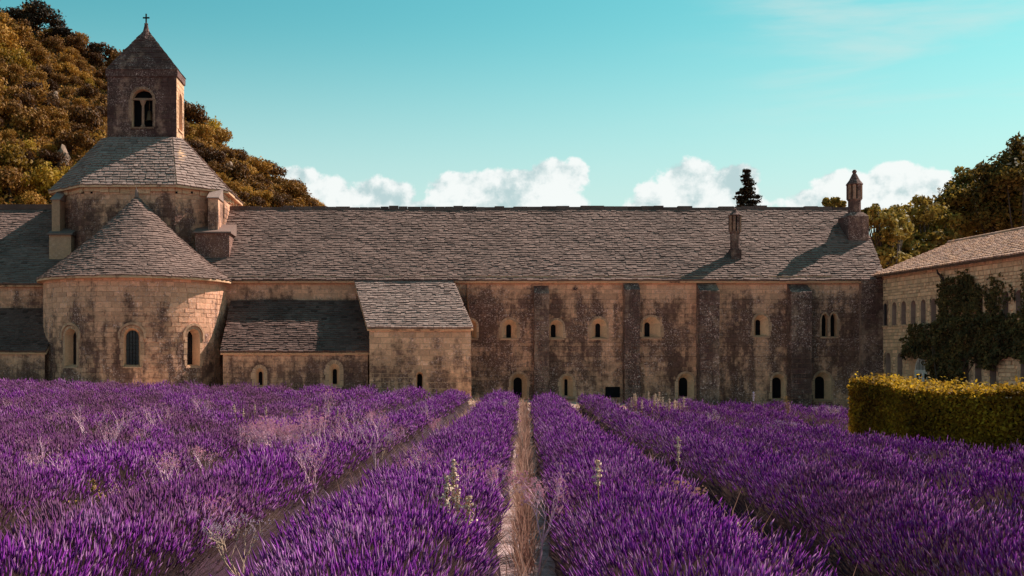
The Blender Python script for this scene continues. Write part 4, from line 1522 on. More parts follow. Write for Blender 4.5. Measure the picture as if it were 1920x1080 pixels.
def tree(name, label, cl, base, n, size, mat, r0, seed, group=None, cat='tree', flat=.8):
    t = thing(name, label, cat, base, group)
    P, d = crown_points(cl, n, seed, flat)
    v, q = leaf_quads(P, size, d, .9, seed=seed)
    me = np_mesh('crown', v, q, mats=[mat])
    c = link('crown', me, t)
    mb = MB(); limbs(mb, base, cl, r0, seed)
    mb.build('trunk', M['bark'], t, smooth=True)
    fix(t)
    return t


def hill_trees():
    """scrub oaks on the slope: eight kinds, each copied; the skyline pines are built apart"""
    kinds = []
    for k in range(9):
        r = random.Random(200 + k)
        cl = []
        hgt = r.uniform(.85, 1.35)
        for _ in range(r.randint(7, 11)):
            a = r.uniform(0, 6.28); q = r.uniform(0, .75) ** .7
            cl.append(((q * math.cos(a), q * math.sin(a), .55 * hgt + r.uniform(-.25, .45) * hgt), r.uniform(.30, .52)))
        P, d = crown_points(cl, 1500, 300 + k)
        v, f = leaf_quads(P, .105, d, .9, seed=k)
        me = np_mesh('scrub_crown', v, f, mats=[M['scrub_gold'] if k >= 7 else M['scrub']])
        mb = MB(); mb.tube([(0, 0, -.5), (0.03, 0, .2), (0, .04, .7)], [.09, .07, .04], 5)
        for c, rad in cl[:4]: mb.tube([(0, 0, .25), c], [.045, .015], 4)
        m2 = bpy.data.meshes.new('scrub_trunk'); m2.from_pydata(mb.v, [], mb.f); m2.materials.append(M['bark'])
        kinds.append((me, m2))
    r = random.Random(17)
    made = 0
    spots = []
    tries = 0
    while made < 300 and tries < 60000:
        tries += 1
        y = r.uniform(96, 204)
        px_ = r.uniform(-70, 660)
        x = (px_ - 760) * y / 2100
        z = hz(x, y)
        py_ = 668 - (z + 1 - 1.9) * 2100 / y
        if py_ > 410: continue
        if 205 < px_ < 325 and py_ > 150: continue             # wholly behind the tower
        s = (1.15 + 2.1 * r.random() ** 1.8) * (1.0 if y > 125 else 1.1)
        if any((x - a) ** 2 + (y - b) ** 2 < (0.62 * (s + c)) ** 2 for a, b, c in spots): continue
        if any(abs(px_ - a_) < 11 and abs(py_ - b_) < 7 for a_, b_ in ((125, 245), (45, 300), (420, 305))): continue
        spots.append((x, y, s))
        gold = (y < 150 and px_ < 190 and r.random() < .62) or r.random() < .05
        me, m2 = kinds[r.choice((7, 8))] if gold else kinds[r.randrange(7)]
        side = 'left of the tower' if px_ < 265 else 'right of the tower'
        d_ = (y - 96) / 108
        where = 'near the skyline' if d_ > .72 else 'half way up' if d_ > .38 else 'low on the slope'
        big = 'large' if s > 2.3 else 'small' if s < 1.5 else 'middling'
        lab = '%s %s on the hillside %s, %s' % (big, 'golden green tree' if gold else 'rusty brown scrub oak', side, where)
        t = thing('hillside_tree', lab, 'tree', (x, y, z - .15), '%s hillside trees %s, %s' % ('golden' if gold else 'brown', side, where) + ', ' + big)
        t.scale = (s, s, s * r.uniform(.85, 1.25)); t.rotation_euler = (0, 0, r.uniform(0, 6.28))
        c = link('crown', me, t); link('trunk', m2, t)
        made += 1
    # undergrowth between them: one mass
    n = 120000
    rg = np.random.default_rng(3)
    y = rg.uniform(95, 206, n); px_ = rg.uniform(-120, 680, n); x = (px_ - 760) * y / 2100
    z = np.array([hz(a, b) for a, b in zip(x, y)])
    hn = np.array([max(0, mnoise.noise(Vector((a * .55, b * .55, 6)))) for a, b in zip(x, y)])
    P = np.stack([x, y, z + rg.uniform(0, 1, n) * (.35 + 3.4 * hn)], 1)
    v, f = leaf_quads(P, .34, seed=5)
    o = link('undergrowth', np_mesh('undergrowth', v, f, mats=[M['scrub']]))
    tag(o, 'low brown undergrowth between the trees of the hillside', 'undergrowth', kind='stuff')
    # pale rocks showing through
    for k, (px_, y, s) in enumerate(((118, 150, 1.3), (96, 172, 1.2), (428, 186, 1.2))):
        x = (px_ - 760) * y / 2100
        bm = bmesh.new(); bmesh.ops.create_icosphere(bm, subdivisions=3, radius=1)
        for v_ in bm.verts:
            q = v_.co.copy()
            v_.co *= 1 + .55 * mnoise.noise(q * 1.1 + Vector((k * 5, 0, 0))) + .30 * mnoise.cell(q * 2.3 + Vector((k, 3, 0))) * .5
            v_.co.z *= 1.5; v_.co.x *= .75
        me = bpy.data.meshes.new('rock'); bm.to_mesh(me); bm.free(); me.materials.append(M['rock'])
        o = link('rock', me); o.location = (x, y, hz(x, y) + s * .25); o.scale = (s, s, s); o.rotation_euler = (0, .25, k)
        tag(o, ('pale upright rock face among brown trees beside the tower', 'pale rock high on the slope under the pines', 'pale rock on the far slope beyond the tower')[k], 'rock')


M['rock'] = plain_mat('pale_limestone_rock', (0.34, 0.215, 0.155), (0.16, 0.095, 0.065), scale=1.2, bump=.8, bscale=4)
hill_trees()


def skyline_pines():
    Y = 196
    k = Y / 2100
    def P(px_, py_, dy=0): return Vector(((px_ - 760) * k, Y + dy, 1.9 + (668 - py_) * k))
    r = random.Random(8)
    specs = [('large spreading dark pine on the skyline above the slope', [(70, 18, 30), (45, 30, 26), (95, 34, 28), (25, 24, 22), (62, 42, 26), (12, 34, 18), (105, 42, 18)], (70, 78), .34),
             ('rounded dark pine lower on the skyline, below the spreading one', [(118, 62, 20), (132, 68, 14), (108, 70, 15), (122, 76, 15)], (116, 104), .24),
             ('small lone pine standing on the skyline beside the belfry', [(176, 88, 10), (184, 96, 9), (170, 100, 8), (180, 108, 9), (172, 112, 8)], (174, 132), .18)]
    for i, (lab, cl, b, r0) in enumerate(specs):
        clumps = [(tuple(P(x, y, r.uniform(-1, 1))), s * k * .8) for x, y, s in cl]
        tree('pine_tree', lab, clumps, tuple(P(*b)), 3200 if i == 0 else 1800, .36, M['pine'], r0, 400 + i, 'pines on the skyline', flat=.6)


skyline_pines()


def right_trees():
    r = random.Random(31)
    # (label, material, depth, crown lumps in photo pixels measured at that depth, foot)
    S = [
        ('tall dark round-headed tree behind the wing roof, at the picture edge', 'oak', 80, [(1890, 332, 60), (1930, 315, 66), (1860, 360, 52), (1960, 360, 70), (1905, 390, 60), (1870, 402, 50), (1935, 408, 60), (1900, 300, 34)], (1915, 520)),
        ('dark tree behind the wing roof, between the tallest tree and the yellowish one', 'oak', 84, [(1790, 375, 44), (1825, 355, 46), (1760, 400, 40), (1850, 395, 46), (1800, 415, 46), (1835, 430, 44), (1770, 440, 36), (1812, 335, 26), (1790, 470, 50), (1840, 465, 50)], (1805, 530)),
        ('lower dark tree behind the wing roof, over the middle of its ridge', 'oak', 78, [(1730, 400, 34), (1755, 425, 40), (1720, 430, 32), (1765, 455, 36), (1735, 460, 34), (1725, 490, 40), (1760, 490, 40)], (1742, 530)),
        ('yellowish young tree beside the gable and tall chimney', 'olive', 74, [(1650, 415, 26), (1675, 405, 26), (1665, 440, 30), (1690, 430, 26), (1680, 465, 28), (1652, 455, 24), (1700, 460, 22), (1640, 400, 14), (1670, 490, 34), (1645, 485, 26), (1695, 490, 28)], (1672, 540)),
        ('thin twiggy tree top showing between the tall chimney and the gable', 'oak', 86, [(1625, 398, 12), (1640, 392, 10), (1615, 405, 9), (1632, 412, 15)], (1628, 520)),
        ('small tree top peeping over the ridge beside the tall chimney', 'olive', 92, [(1552, 381, 10), (1566, 378, 9), (1578, 384, 8), (1560, 392, 12)], (1562, 500)),
    ]
    for i, (lab, mt, Y, cl, ft) in enumerate(S):
        k = Y / 2100
        clumps = []
        for x, y, s in cl:
            c = at(x, y, Y + r.uniform(-1.6, 1.6))
            clumps.append((tuple(c), s * k * .78))
            for _ in range(4):
                a = r.uniform(0, 6.28); e = r.uniform(-.3, 1.2)
                d = Vector((math.cos(a) * math.cos(e), math.sin(a) * math.cos(e), math.sin(e)))
                clumps.append((tuple(c + d * s * k * .8), s * k * r.uniform(.25, .42)))
        f = at(*ft, Y); f.z = -.6
        n = int(sum((q[1]) ** 2 for q in clumps) * 480)
        tree('broadleaf_tree', lab, clumps, tuple(f), max(1500, min(n, 34000)), .21, M[mt], .28 if s > 25 else .14, 500 + i, 'trees behind the wing')
    # pointed conifer behind the ridge
    Y = 84
    t = thing('conifer_tree', 'pointed dark conifer top rising over the roof ridge', 'tree', tuple(at(1400, 668, Y)))
    tip, k = at(1400, 318, Y), Y / 2100
    ax = tip.x
    pts, nr = [], []
    mb = MB(); mb.tube([(ax, Y, -.5), (ax, Y, 6), tuple(tip)], [.22, .16, .015], 7)
    rr = random.Random(2)
    z = tip.z - .15
    lvl = 0
    while z > 4.0:
        dd = tip.z - z
        rad = min(2.4, (.09 + dd * .36)) * rr.uniform(.75, 1.12)
        nb = 5 + int(dd * 1.3)
        for b in range(min(nb, 11)):
            a = rr.uniform(0, 6.28); l = rad * rr.uniform(.6, 1.1)
            e = Vector((ax + l * math.cos(a), Y + l * math.sin(a), z - l * .12 + rr.uniform(-.05, .1)))
            s = Vector((ax, Y, z + .12))
            mb.tube([s, e], [.025, .008], 3, cap=False)
            m_ = int(16 + l * 40)
            for q in range(m_):
                f = rr.uniform(.25, 1.05)
                w = .09 + .10 * l * (1 - abs(f - .6))
                pts.append(s.lerp(e, f) + Vector((rr.gauss(0, w), rr.gauss(0, w), rr.gauss(-.03, .05))))
        z -= rr.uniform(.26, .36)
    P = np.array([tuple(p) for p in pts])
    v, f = leaf_quads(P, .15, seed=4, aspect=2.2)
    link('crown', np_mesh('crown', v, f, mats=[M['pine']]), t)
    mb.build('trunk', M['bark'], t)
    fix(t)


right_trees()


# ------------------------------------------------------------------ hedge and creeper
def hedge():
    t = thing('hedge', 'clipped boxy hedge with golden sunlit top in front of the wing', 'hedge', (13, 28, -.5))
    # centre line of the top front edge, from the free end towards the right
    line = [at(1592, 720, 31.6), at(1650, 727, 30.2), at(1720, 740, 28.2), at(1820, 742, 26.8), at(1925, 743, 25.4), at(2080, 745, 24.2), at(2500, 752, 22.6)]
    line = [Vector((p.x, p.y, p.z)) for p in line]
    th = 1.5
    rg = np.random.default_rng(9)
    core = MB(); P, Nn = [], []
    segs = list(zip(line, line[1:]))
    for k, (a, b) in enumerate(segs):
        d = (b - a); d.z = 0; L = d.length; d.normalize()
        n = Vector((d.y, -d.x, 0))
        if n.y > 0: n = -n
        i = .10
        za, zb = a.z - i, b.z - i
        fa, fb = a - n * i, b - n * i
        ba, bb = a - n * (th - i), b - n * (th - i)
        if k == 0:
            fa = fa + d * i; ba = ba + d * i
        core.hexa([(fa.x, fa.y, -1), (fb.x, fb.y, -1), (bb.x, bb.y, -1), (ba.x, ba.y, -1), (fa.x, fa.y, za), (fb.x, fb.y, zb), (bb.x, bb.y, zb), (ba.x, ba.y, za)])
        g = -.95
        nf = int(L * 1.75 * 1500)
        u, w = rg.uniform(0, 1, nf), rg.uniform(0, 1, nf)
        for uu, ww in zip(u, w):
            p = a.lerp(b, uu)
            z = g + (p.z - g) * ww
            bulge = .10 * mnoise.noise(Vector((p.x * 1.3 + k, p.y * 1.3, z * 1.6))) + rg.normal(0, .045)
            P.append((p.x + n.x * bulge, p.y + n.y * bulge, z)); Nn.append((n.x, n.y, .25))
        nt = int(L * th * 2200)
        for uu, ww in zip(rg.uniform(0, 1, nt), rg.uniform(0, 1, nt)):
            p = a.lerp(b, uu) - n * (th * ww)
            P.append((p.x, p.y, p.z + .10 * mnoise.noise(Vector((p.x * 1.1, p.y * 1.1, 3))) + rg.gamma(1.4, .045))); Nn.append((0, 0, 1))
        if k == 0:
            for _ in range(int(th * 1.75 * 1500)):
                ww, hh = rg.uniform(), rg.uniform()
                p = a - n * (th * ww)
                P.append((p.x - d.x * rg.normal(0, .05), p.y - d.y * rg.normal(0, .05), g + (a.z - g) * hh)); Nn.append((-d.x, -d.y, .2))
    v, f = leaf_quads(np.array(P), .062, np.array(Nn), 1.1, seed=6)
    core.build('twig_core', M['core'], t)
    link('foliage', np_mesh('foliage', v, f, mats=[M['hedge']]), t)
    fix(t)


hedge()


def creeper():
    t = thing('creeper', 'dark green creeper grown over the wing wall in a hanging mass', 'climbing plant', tuple(WFR.pt(WUY(53), -.6, .8)))
    rg = np.random.default_rng(12)
    P, Nn = [], []

    # outlines of the grown-over areas, measured on the wall face
    def inside(poly, x, y):
        c = False
        for (x0, y0), (x1, y1) in zip(poly, poly[1:] + poly[:1]):
            if (y0 > y) != (y1 > y) and x < (x1 - x0) * (y - y0) / (y1 - y0) + x0: c = not c
        return c
    band = [(1704, 640), (1716, 614), (1735, 606), (1752, 608), (1768, 600), (1800, 597), (1850, 600), (1880, 597), (1905, 605), (1960, 600), (2040, 590), (2040, 690), (1960, 690), (1925, 672), (1905, 664), (1888, 672), (1872, 698), (1858, 690), (1843, 690), (1832, 672), (1820, 668), (1818, 735), (1750, 738), (1752, 690), (1744, 672), (1728, 664), (1712, 672), (1702, 668)]
    upper = [(1768, 604), (1765, 560), (1772, 530), (1790, 518), (1803, 535), (1815, 515), (1835, 522), (1845, 550), (1850, 604)]
    fringe = [(1850, 604), (1852, 570), (1875, 575), (1900, 588), (1930, 580), (1940, 604)]
    for poly, n, out, dn in ((band, 34000, .60, .22), (upper, 6500, .22, .50), (fringe, 2600, .16, .56)):
        x0, x1 = min(p[0] for p in poly) - 6, max(p[0] for p in poly) + 6
        y0, y1 = min(p[1] for p in poly) - 6, max(p[1] for p in poly) + 6
        for _ in range(n):
            qx, qy = rg.uniform(x0, x1), rg.uniform(y0, y1)
            Y = 30.29 / ((qx - 760) / 2100 + .056)
            u, v = WUY(Y), 1.9 + (668 - qy) * Y / 2100
            nz_ = mnoise.noise(Vector((u * 1.6, v * 1.6, 4))); n5 = mnoise.noise(Vector((u * 4.5, v * 4.5, 9)))
            if not inside(poly, qx + 9 * n5, qy + 8 * mnoise.noise(Vector((u * 4.5, v * 4.5, 2)))): continue
            if .5 + .5 * n5 < dn * rg.uniform(.5, 1.2): continue
            o_ = .06 + out * (.45 + .55 * nz_) * abs(rg.normal(.85, .2)) + .10 * n5
            P.append(tuple(WFR.pt(u, v, max(.04, o_)))); Nn.append((WFR.n.x, WFR.n.y, .5))
    # thin runners feeling their way up the wall
    mb = MB()
    r = random.Random(5)
    for k in range(34):
        px_ = r.uniform(1762, 1925); Y = 30.29 / ((px_ - 760) / 2100 + .056)
        u, v = WUY(Y), r.uniform(3.6, 4.6)
        top = r.uniform(4.8, 6.0) if px_ < 1845 else r.uniform(4.6, 5.6)
        pts = []
        while v < top:
            pts.append(WFR.pt(u, v, .07)); u += r.uniform(-.09, .09); v += .16
            for _ in range(5):
                q = WFR.pt(u + r.gauss(0, .09), v + r.gauss(0, .08), .08 + abs(r.gauss(0, .05))); P.append(tuple(q)); Nn.append(tuple(WFR.n))
        if len(pts) > 2: mb.tube(pts, .014, 4)
    base = WFR.pt(WUY(55.4), -.9, .25)
    for k in range(5):
        b = base + Vector((r.uniform(-.25, .25), r.uniform(-.35, .35), 0))
        e = WFR.pt(WUY(r.uniform(51.5, 57)), r.uniform(2.2, 3.0), .35)
        mb.tube([b, b.lerp(e, .4) + Vector((r.uniform(-.1, .1), 0, .3)), e], [.07, .05, .02], 6)
    v, f = leaf_quads(np.array(P), .115, np.array(Nn), .9, seed=16)
    link('foliage', np_mesh('foliage', v, f, mats=[M['vine']]), t)
    mb.build('stems', M['bark'], t)
    fix(t)


creeper()


# ------------------------------------------------------------------ lavender
DIR = (983 - 760) / 2100              # the rows run slightly to the right of the view axis
GAP = 2.0


def lav_mats():
    m, T, b, out = new_mat('lavender_flowers')
    g = T.n('ShaderNodeNewGeometry')
    r = g.outputs['Random Per Island']
    p = g.outputs['Position']
    n = T.noise(p, .35, 6, .7); n2 = T.noise(T.vmath('ADD', p, (31.0, 7.0, 0.0)), 1.4, 4, .6)
    c = T.mix(r, (0.060, 0.004, 0.095), (0.35, 0.040, 0.42))
    pale = T.math('ADD', T.ramp(n2, .52, .74), T.math('MULTIPLY', T.ramp(T.math('FRACT', T.math('MULTIPLY', r, 9.7)), .78, .84), .9), clamp=True)
    c = T.mix(T.math('MULTIPLY', pale, .55), c, (0.74, 0.40, 0.60))
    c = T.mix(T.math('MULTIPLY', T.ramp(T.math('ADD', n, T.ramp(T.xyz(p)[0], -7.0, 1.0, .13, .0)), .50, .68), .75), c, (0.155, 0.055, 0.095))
    T.l(c, b.inputs['Base Color'])
    b.inputs['Roughness'].default_value = .8
    tr = T.n('ShaderNodeBsdfTranslucent'); T.l(c, tr.inputs[0])
    mx = T.n('ShaderNodeMixShader'); mx.inputs[0].default_value = .25
    T.l(b.outputs[0], mx.inputs[1]); T.l(tr.outputs[0], mx.inputs[2]); T.l(mx.outputs[0], out.inputs[0])
    s = leaf_mat('lavender_stalks', [(0.075, 0.042, 0.040), (0.18, 0.105, 0.095), (0.40, 0.26, 0.22)], trans=.2, nscale=.6, per_object=0)
    f = plain_mat('lavender_leaf_mound', (0.060, 0.022, 0.040), (0.028, 0.011, 0.020), scale=5, bump=1.0, bscale=24)
    return m, s, f


M['lav'], M['lav_stem'], M['lav_mound'] = lav_mats()


def row_shape(k, y):
    """centre x, half width, height of row k at depth y"""
    x = DIR * y + (k + .5) * GAP
    a = mnoise.noise(Vector((k * 3.1, y * .55, 2)))
    b = mnoise.noise(Vector((k * 1.7, y * 1.3, 9)))
    return x + .10 * a, (.77 if k in (-1, 0) else .565) + .10 * a + .13 * b, (.72 + .10 * a + .17 * b) * (.88 if k >= 2 else 1.0)


def row_name(k):
    words = ['first', 'second', 'third', 'fourth', 'fifth', 'sixth', 'seventh', 'eighth', 'ninth', 'tenth', 'eleventh', 'twelfth', 'thirteenth', 'fourteenth', 'fifteenth']
    return words[k] if k >= 0 else words[-k - 1]


def lavender_row(k, ya, yb, label):
    ys = np.arange(ya, yb + .01, .3)
    ns = 12
    mb = MB()
    cen, hw, hh = [], [], []
    for y in ys:
        x, w, h = row_shape(k, y)
        e = min(1.0, math.sqrt(max(0, min(y - ya, yb - y)) / .9 + .0))
        e = max(.05, e)
        g = gz(x, y)
        w *= .55 + .45 * e; h *= e
        cen.append((x, g)); hw.append(w); hh.append(h)
        for s in range(ns + 1):
            a = math.pi * s / ns
            q = .02 * mnoise.noise(Vector((x + math.cos(a), y * 3, a * 2)))
            mb.v.append((x - math.cos(a) * w * .93 * (1 + q), y, g - .04 + (max(0, math.sin(a)) ** .8) * h * .80))
    for i in range(len(ys) - 1):
        for s in range(ns):
            mb.f.append((i * (ns + 1) + s, (i + 1) * (ns + 1) + s, (i + 1) * (ns + 1) + s + 1, i * (ns + 1) + s + 1)); mb.m.append(0)
    row = mb.build('lavender_row', M['lav_mound'], None, smooth=True)
    tag(row, label, 'lavender', 'rows of lavender')
    # flower spikes: every one a stalk and a tapering head
    rg = np.random.default_rng(1000 + k * 7 + int(ya))
    cen, hw, hh = np.array(cen), np.array(hw), np.array(hh)
    dens = lambda y: np.interp(y, [3, 9, 14, 22, 36, 54], [850, 740, 440, 200, 98, 64])
    W = rg.uniform(ya, yb, int((yb - ya) * 2.3 * 850))
    W = W[rg.uniform(0, 850, len(W)) < dens(W)]
    # leave out what lies far outside the view
    xx = DIR * W + (k + .5) * GAP
    W = W[(xx > -(760 * W / 2100) - 2.5) & (xx < 1160 * W / 2100 + 2.5)]
    if not len(W): return row
    n = len(W)
    th = np.arccos(np.clip(rg.uniform(-1, 1, n) * .90, -1, 1))              # even over the width of the mound
    wI, hI = np.interp(W, ys, hw), np.interp(W, ys, hh)
    cx, gI = np.interp(W, ys, cen[:, 0]), np.interp(W, ys, cen[:, 1])
    clump = np.array([mnoise.noise(Vector((a * 2.2, b * 2.2, k))) for a, b in zip(cx - np.cos(th) * wI, W)])
    far = np.interp(W, [6, 14, 30, 54], [1.0, 1.2, 1.85, 2.6])
    nx, nz = -np.cos(th), np.sin(th)
    base = np.stack([cx + nx * wI * .86, W, gI + np.maximum(nz, 0) ** .8 * hI * .72], 1)
    d = np.stack([nx * .62 + rg.normal(0, .13, n), rg.normal(-.12, .14, n), np.maximum(nz, .1) * .9 + .55], 1)
    d /= np.linalg.norm(d, axis=1, keepdims=True)
    ln = (.19 + .20 * clump + rg.normal(0, .055, n)).clip(.03, .46)
    hd = (.080 + rg.normal(0, .024, n)).clip(.03, .15) * (.65 + .35 * far)
    rad = .0060 * far * rg.uniform(.75, 1.3, n)
    s1 = base + d * ln[:, None]                                              # foot of the head
    bend = np.stack([rg.normal(0, .15, n), rg.normal(0, .15, n), np.zeros(n)], 1)
    d2 = d + bend; d2 /= np.linalg.norm(d2, axis=1, keepdims=True)
    s2 = s1 + d2 * (hd * .38)[:, None]
    s3 = s1 + d2 * hd[:, None]
    a = np.cross(d2, np.array([0.3, 1, .2])); a /= np.linalg.norm(a, axis=1, keepdims=True)
    b = np.cross(d2, a)
    V_, F_, MI = [], [], []
    ring = []
    for q in range(3):
        an = 2 * math.pi * q / 3
        ring.append(s2 + (a * math.cos(an) + b * math.sin(an)) * rad[:, None])
    heads = np.stack([s1, s3, *ring], 1)                                     # (n,5,3)
    off = np.arange(n)[:, None] * 5
    tri = np.concatenate([off + np.array([[0, 3, 2]]), off + np.array([[0, 4, 3]]), off + np.array([[0, 2, 4]]), off + np.array([[1, 2, 3]]), off + np.array([[1, 3, 4]]), off + np.array([[1, 4, 2]])])
    hv = heads.reshape(-1, 3)
    sw = (.0026 * far)[:, None]
    st = np.stack([base - a * sw, base + a * sw, s1 + d2 * (hd * .1)[:, None]], 1).reshape(-1, 3)
    # bare stalks and leaves showing on the flanks and between the heads
    n2 = int(n * .7)
    pick = rg.integers(0, n, n2)
    ct = np.clip(rg.uniform(-1, 1, n2) * 1.0, -1, 1); sn = np.sqrt(1 - ct * ct)
    b2 = np.stack([cx[pick] + ct * wI[pick] * .90, W[pick] + rg.normal(0, .05, n2), gI[pick] + sn ** .8 * hI[pick] * .72], 1)
    dd = np.stack([ct * .9 + rg.normal(0, .2, n2), rg.normal(-.1, .2, n2), sn * .8 + .45], 1); dd /= np.linalg.norm(dd, axis=1, keepdims=True)
    s_ = (a[pick] * (.0042 * far[pick])[:, None])
    e2 = b2 + dd * rg.uniform(.10, .26, n2)[:, None]
    st = np.concatenate([st, np.stack([b2 - s_, b2 + s_, e2], 1).reshape(-1, 3)])
    nst = n + n2
    st_t = np.arange(3 * nst).reshape(nst, 3) + len(hv)
    me = np_mesh('flower_spikes', np.concatenate([hv, st]), None, np.concatenate([tri, st_t]), [M['lav'], M['lav_stem']], None, np.concatenate([np.zeros(6 * n, np.int32), np.ones(nst, np.int32)]))
    o = link('flower_spikes', me, row)
    tag(o, kind='stuff')
    return row


def field():
    for k in range(-15, 12):
        yend = 51.5 - .10 * (DIR * 50 + (k + .5) * GAP) + (1.2 if k % 2 else 0)
        xk = lambda y: DIR * y + (k + .5) * GAP
        y0 = 4.2
        if k < -2: y0 = max(4.2, (-(k + .5) * GAP - 3.5) / (760 / 2100 + DIR))
        if k > 2: y0 = max(4.2, ((k + .5) * GAP - 3.5) / (1160 / 2100 - DIR))
        side = 'left' if k < 0 else 'right'
        lab = '%s row of purple lavender to the %s of the central dry grass strip' % (row_name(k), side)
        if k < 4:
            lavender_row(k, y0, yend, lab)
        else:
            # the hedge cuts these rows in two
            if k < 6: lavender_row(k, y0, 20.8 - (k - 4) * .6, '%s row of lavender right of the central strip, ending before the hedge' % row_name(k))
            if k <= 7: lavender_row(k, 37.2 + (k - 4) * .7, yend, '%s row of lavender past the hedge end, near the wing corner' % row_name(k))


field()


# ------------------------------------------------------------------ weeds and dry grass
M['straw'] = leaf_mat('dry_grass_blades', [(0.18, 0.08, 0.06), (0.44, 0.23, 0.17), (0.70, 0.45, 0.36)], trans=.3, nscale=1.2, per_object=0)
M['pinkweed'] = plain_mat('dry_pink_weed', (0.86, 0.54, 0.62), (0.66, 0.38, 0.46), scale=4, bump=0)
M['seedhead'] = plain_mat('pale_seed_heads', (0.78, 0.54, 0.40), (0.52, 0.34, 0.23), scale=8, bump=0)
M['ochre'] = plain_mat('ochre_stalk', (0.42, 0.24, 0.07), (0.28, 0.15, 0.05), scale=5, bump=0)
M['whiteflower'] = plain_mat('white_wild_flowers', (0.72, 0.58, 0.68), (0.55, 0.42, 0.52), scale=5, bump=0)


def dry_grass():
    rg = np.random.default_rng(21)
    pts, hgt = [], []
    for k in range(-9, 6):
        strip = {0: 1.0, -1: .55, 1: .5}.get(k, .22)
        n = int(9000 * strip)
        y = 5 + 47 * rg.uniform(0, 1, n) ** 1.3
        if k == 0: m_ = rg.uniform(0, 1, n) < np.interp(y, [5, 9, 13, 52], [.35, .5, 1, 1]) * np.clip(.55 + 1.1 * np.array([mnoise.noise(Vector((q * .9, 2, 5))) for q in y]), .08, 1)
        else: m_ = rg.uniform(0, 1, n) < .2 + .8 * (np.sin(y * .7 + k) > .1)
        y = y[m_]
        x = DIR * y + k * GAP + rg.normal(0, 0.09 if k else .055, len(y))
        keep = (x > -(760 * y / 2100) - 2) & (x < 1160 * y / 2100 + 2)
        if k > 3: keep &= y < 24
        x, y = x[keep], y[keep]
        pts.append(np.stack([x, y], 1)); hgt.append(rg.gamma(3, .085, len(y)))
    # rough grass along the far edge of the field and behind it
    n = 9000
    x = rg.uniform(-22, 22, n); y = rg.uniform(52.5, 57.5, n)
    pts.append(np.stack([x, y], 1)); hgt.append(rg.gamma(4, .05, n))
    xy = np.concatenate(pts); h = np.concatenate(hgt).clip(.06, .75)
    n = len(xy)
    z = np.array([gz(a, b) for a, b in xy])
    w = np.interp(xy[:, 1], [6, 50], [.0035, .014])
    an = rg.uniform(0, 3.14, n)
    a = np.stack([np.cos(an) * w, np.sin(an) * w, np.zeros(n)], 1)
    p0 = np.stack([xy[:, 0], xy[:, 1], z - .02], 1)
    le = rg.normal(0, .38, (n, 2)) * h[:, None]
    p1 = p0 + np.stack([le[:, 0] * .4, le[:, 1] * .4, h * .6], 1)
    p2 = p0 + np.stack([le[:, 0], le[:, 1], h], 1)
    v = np.stack([p0 - a, p0 + a, p1 + a, p1 - a, p2], 1).reshape(-1, 3)
    off = np.arange(n)[:, None] * 5
    me = np_mesh('dry_grass', v, off + np.array([[0, 1, 2, 3]]), off + np.array([[3, 2, 4]]), [M['straw']])
    tag(link('dry_grass', me), 'straw coloured dry grass in the strips between lavender rows', 'grass', kind='stuff')


dry_grass()


def branch_weed(name, label, px_, ybase, height, seed, mat, spread=.55, depth=5, group='dry weeds in the lavender', Y=None, n0=3, heads=None):
    """dry branching weed; foot at ground, found from the picture row of its foot"""
    Yd = Y
    x = (px_ - 760) * Yd / 2100
    z = gz(x, Yd)
    t = thing(name, label, 'weed', (x, Yd, z), group)
    r = random.Random(seed)
    st, tw = MB(), MB()
    hd = MB()

    def grow(p, d, l, rad, lev):
        e = p + d * l
        mid = p.lerp(e, .5) + Vector((r.gauss(0, .04), r.gauss(0, .04), 0)) * l
        (st if lev < 2 else tw).tube([p, mid, e], [rad, rad * .8, rad * .6], 4 if lev < 2 else 3, cap=False)
        if lev >= depth:
            for _ in range(3):
                q = e + Vector((r.gauss(0, .03), r.gauss(0, .03), r.gauss(0, .03))); s = r.uniform(.008, .019)
                hd.tri(q + Vector((s, 0, 0)), q + Vector((-s * .5, s, 0)), q + Vector((0, -s * .3, s * 1.4)))
                hd.tri(q + Vector((0, s, 0)), q + Vector((0, -s, s * .3)), q + Vector((s * .3, 0, s * 1.4)))
            return
        nb = r.choice((2, 3, 3)) if lev else n0
        for _ in range(nb):
            nd = (d + Vector((r.gauss(0, spread), r.gauss(0, spread), r.uniform(0, .25)))).normalized()
            grow(p.lerp(e, r.uniform(.55, 1.0)), nd, l * r.uniform(.55, .85), rad * .62, lev + 1)
    d0 = Vector((r.gauss(0, .08), r.gauss(0, .08), 1)).normalized()
    grow(Vector((x, Yd, z)), d0, height * .40, .0115, 0)
    st.build('stem', mat, t)
    tag(tw.build('twigs', mat, t), kind='stuff')
    tag(hd.build('seed_heads', heads or mat, t), kind='stuff')
    fix(t)


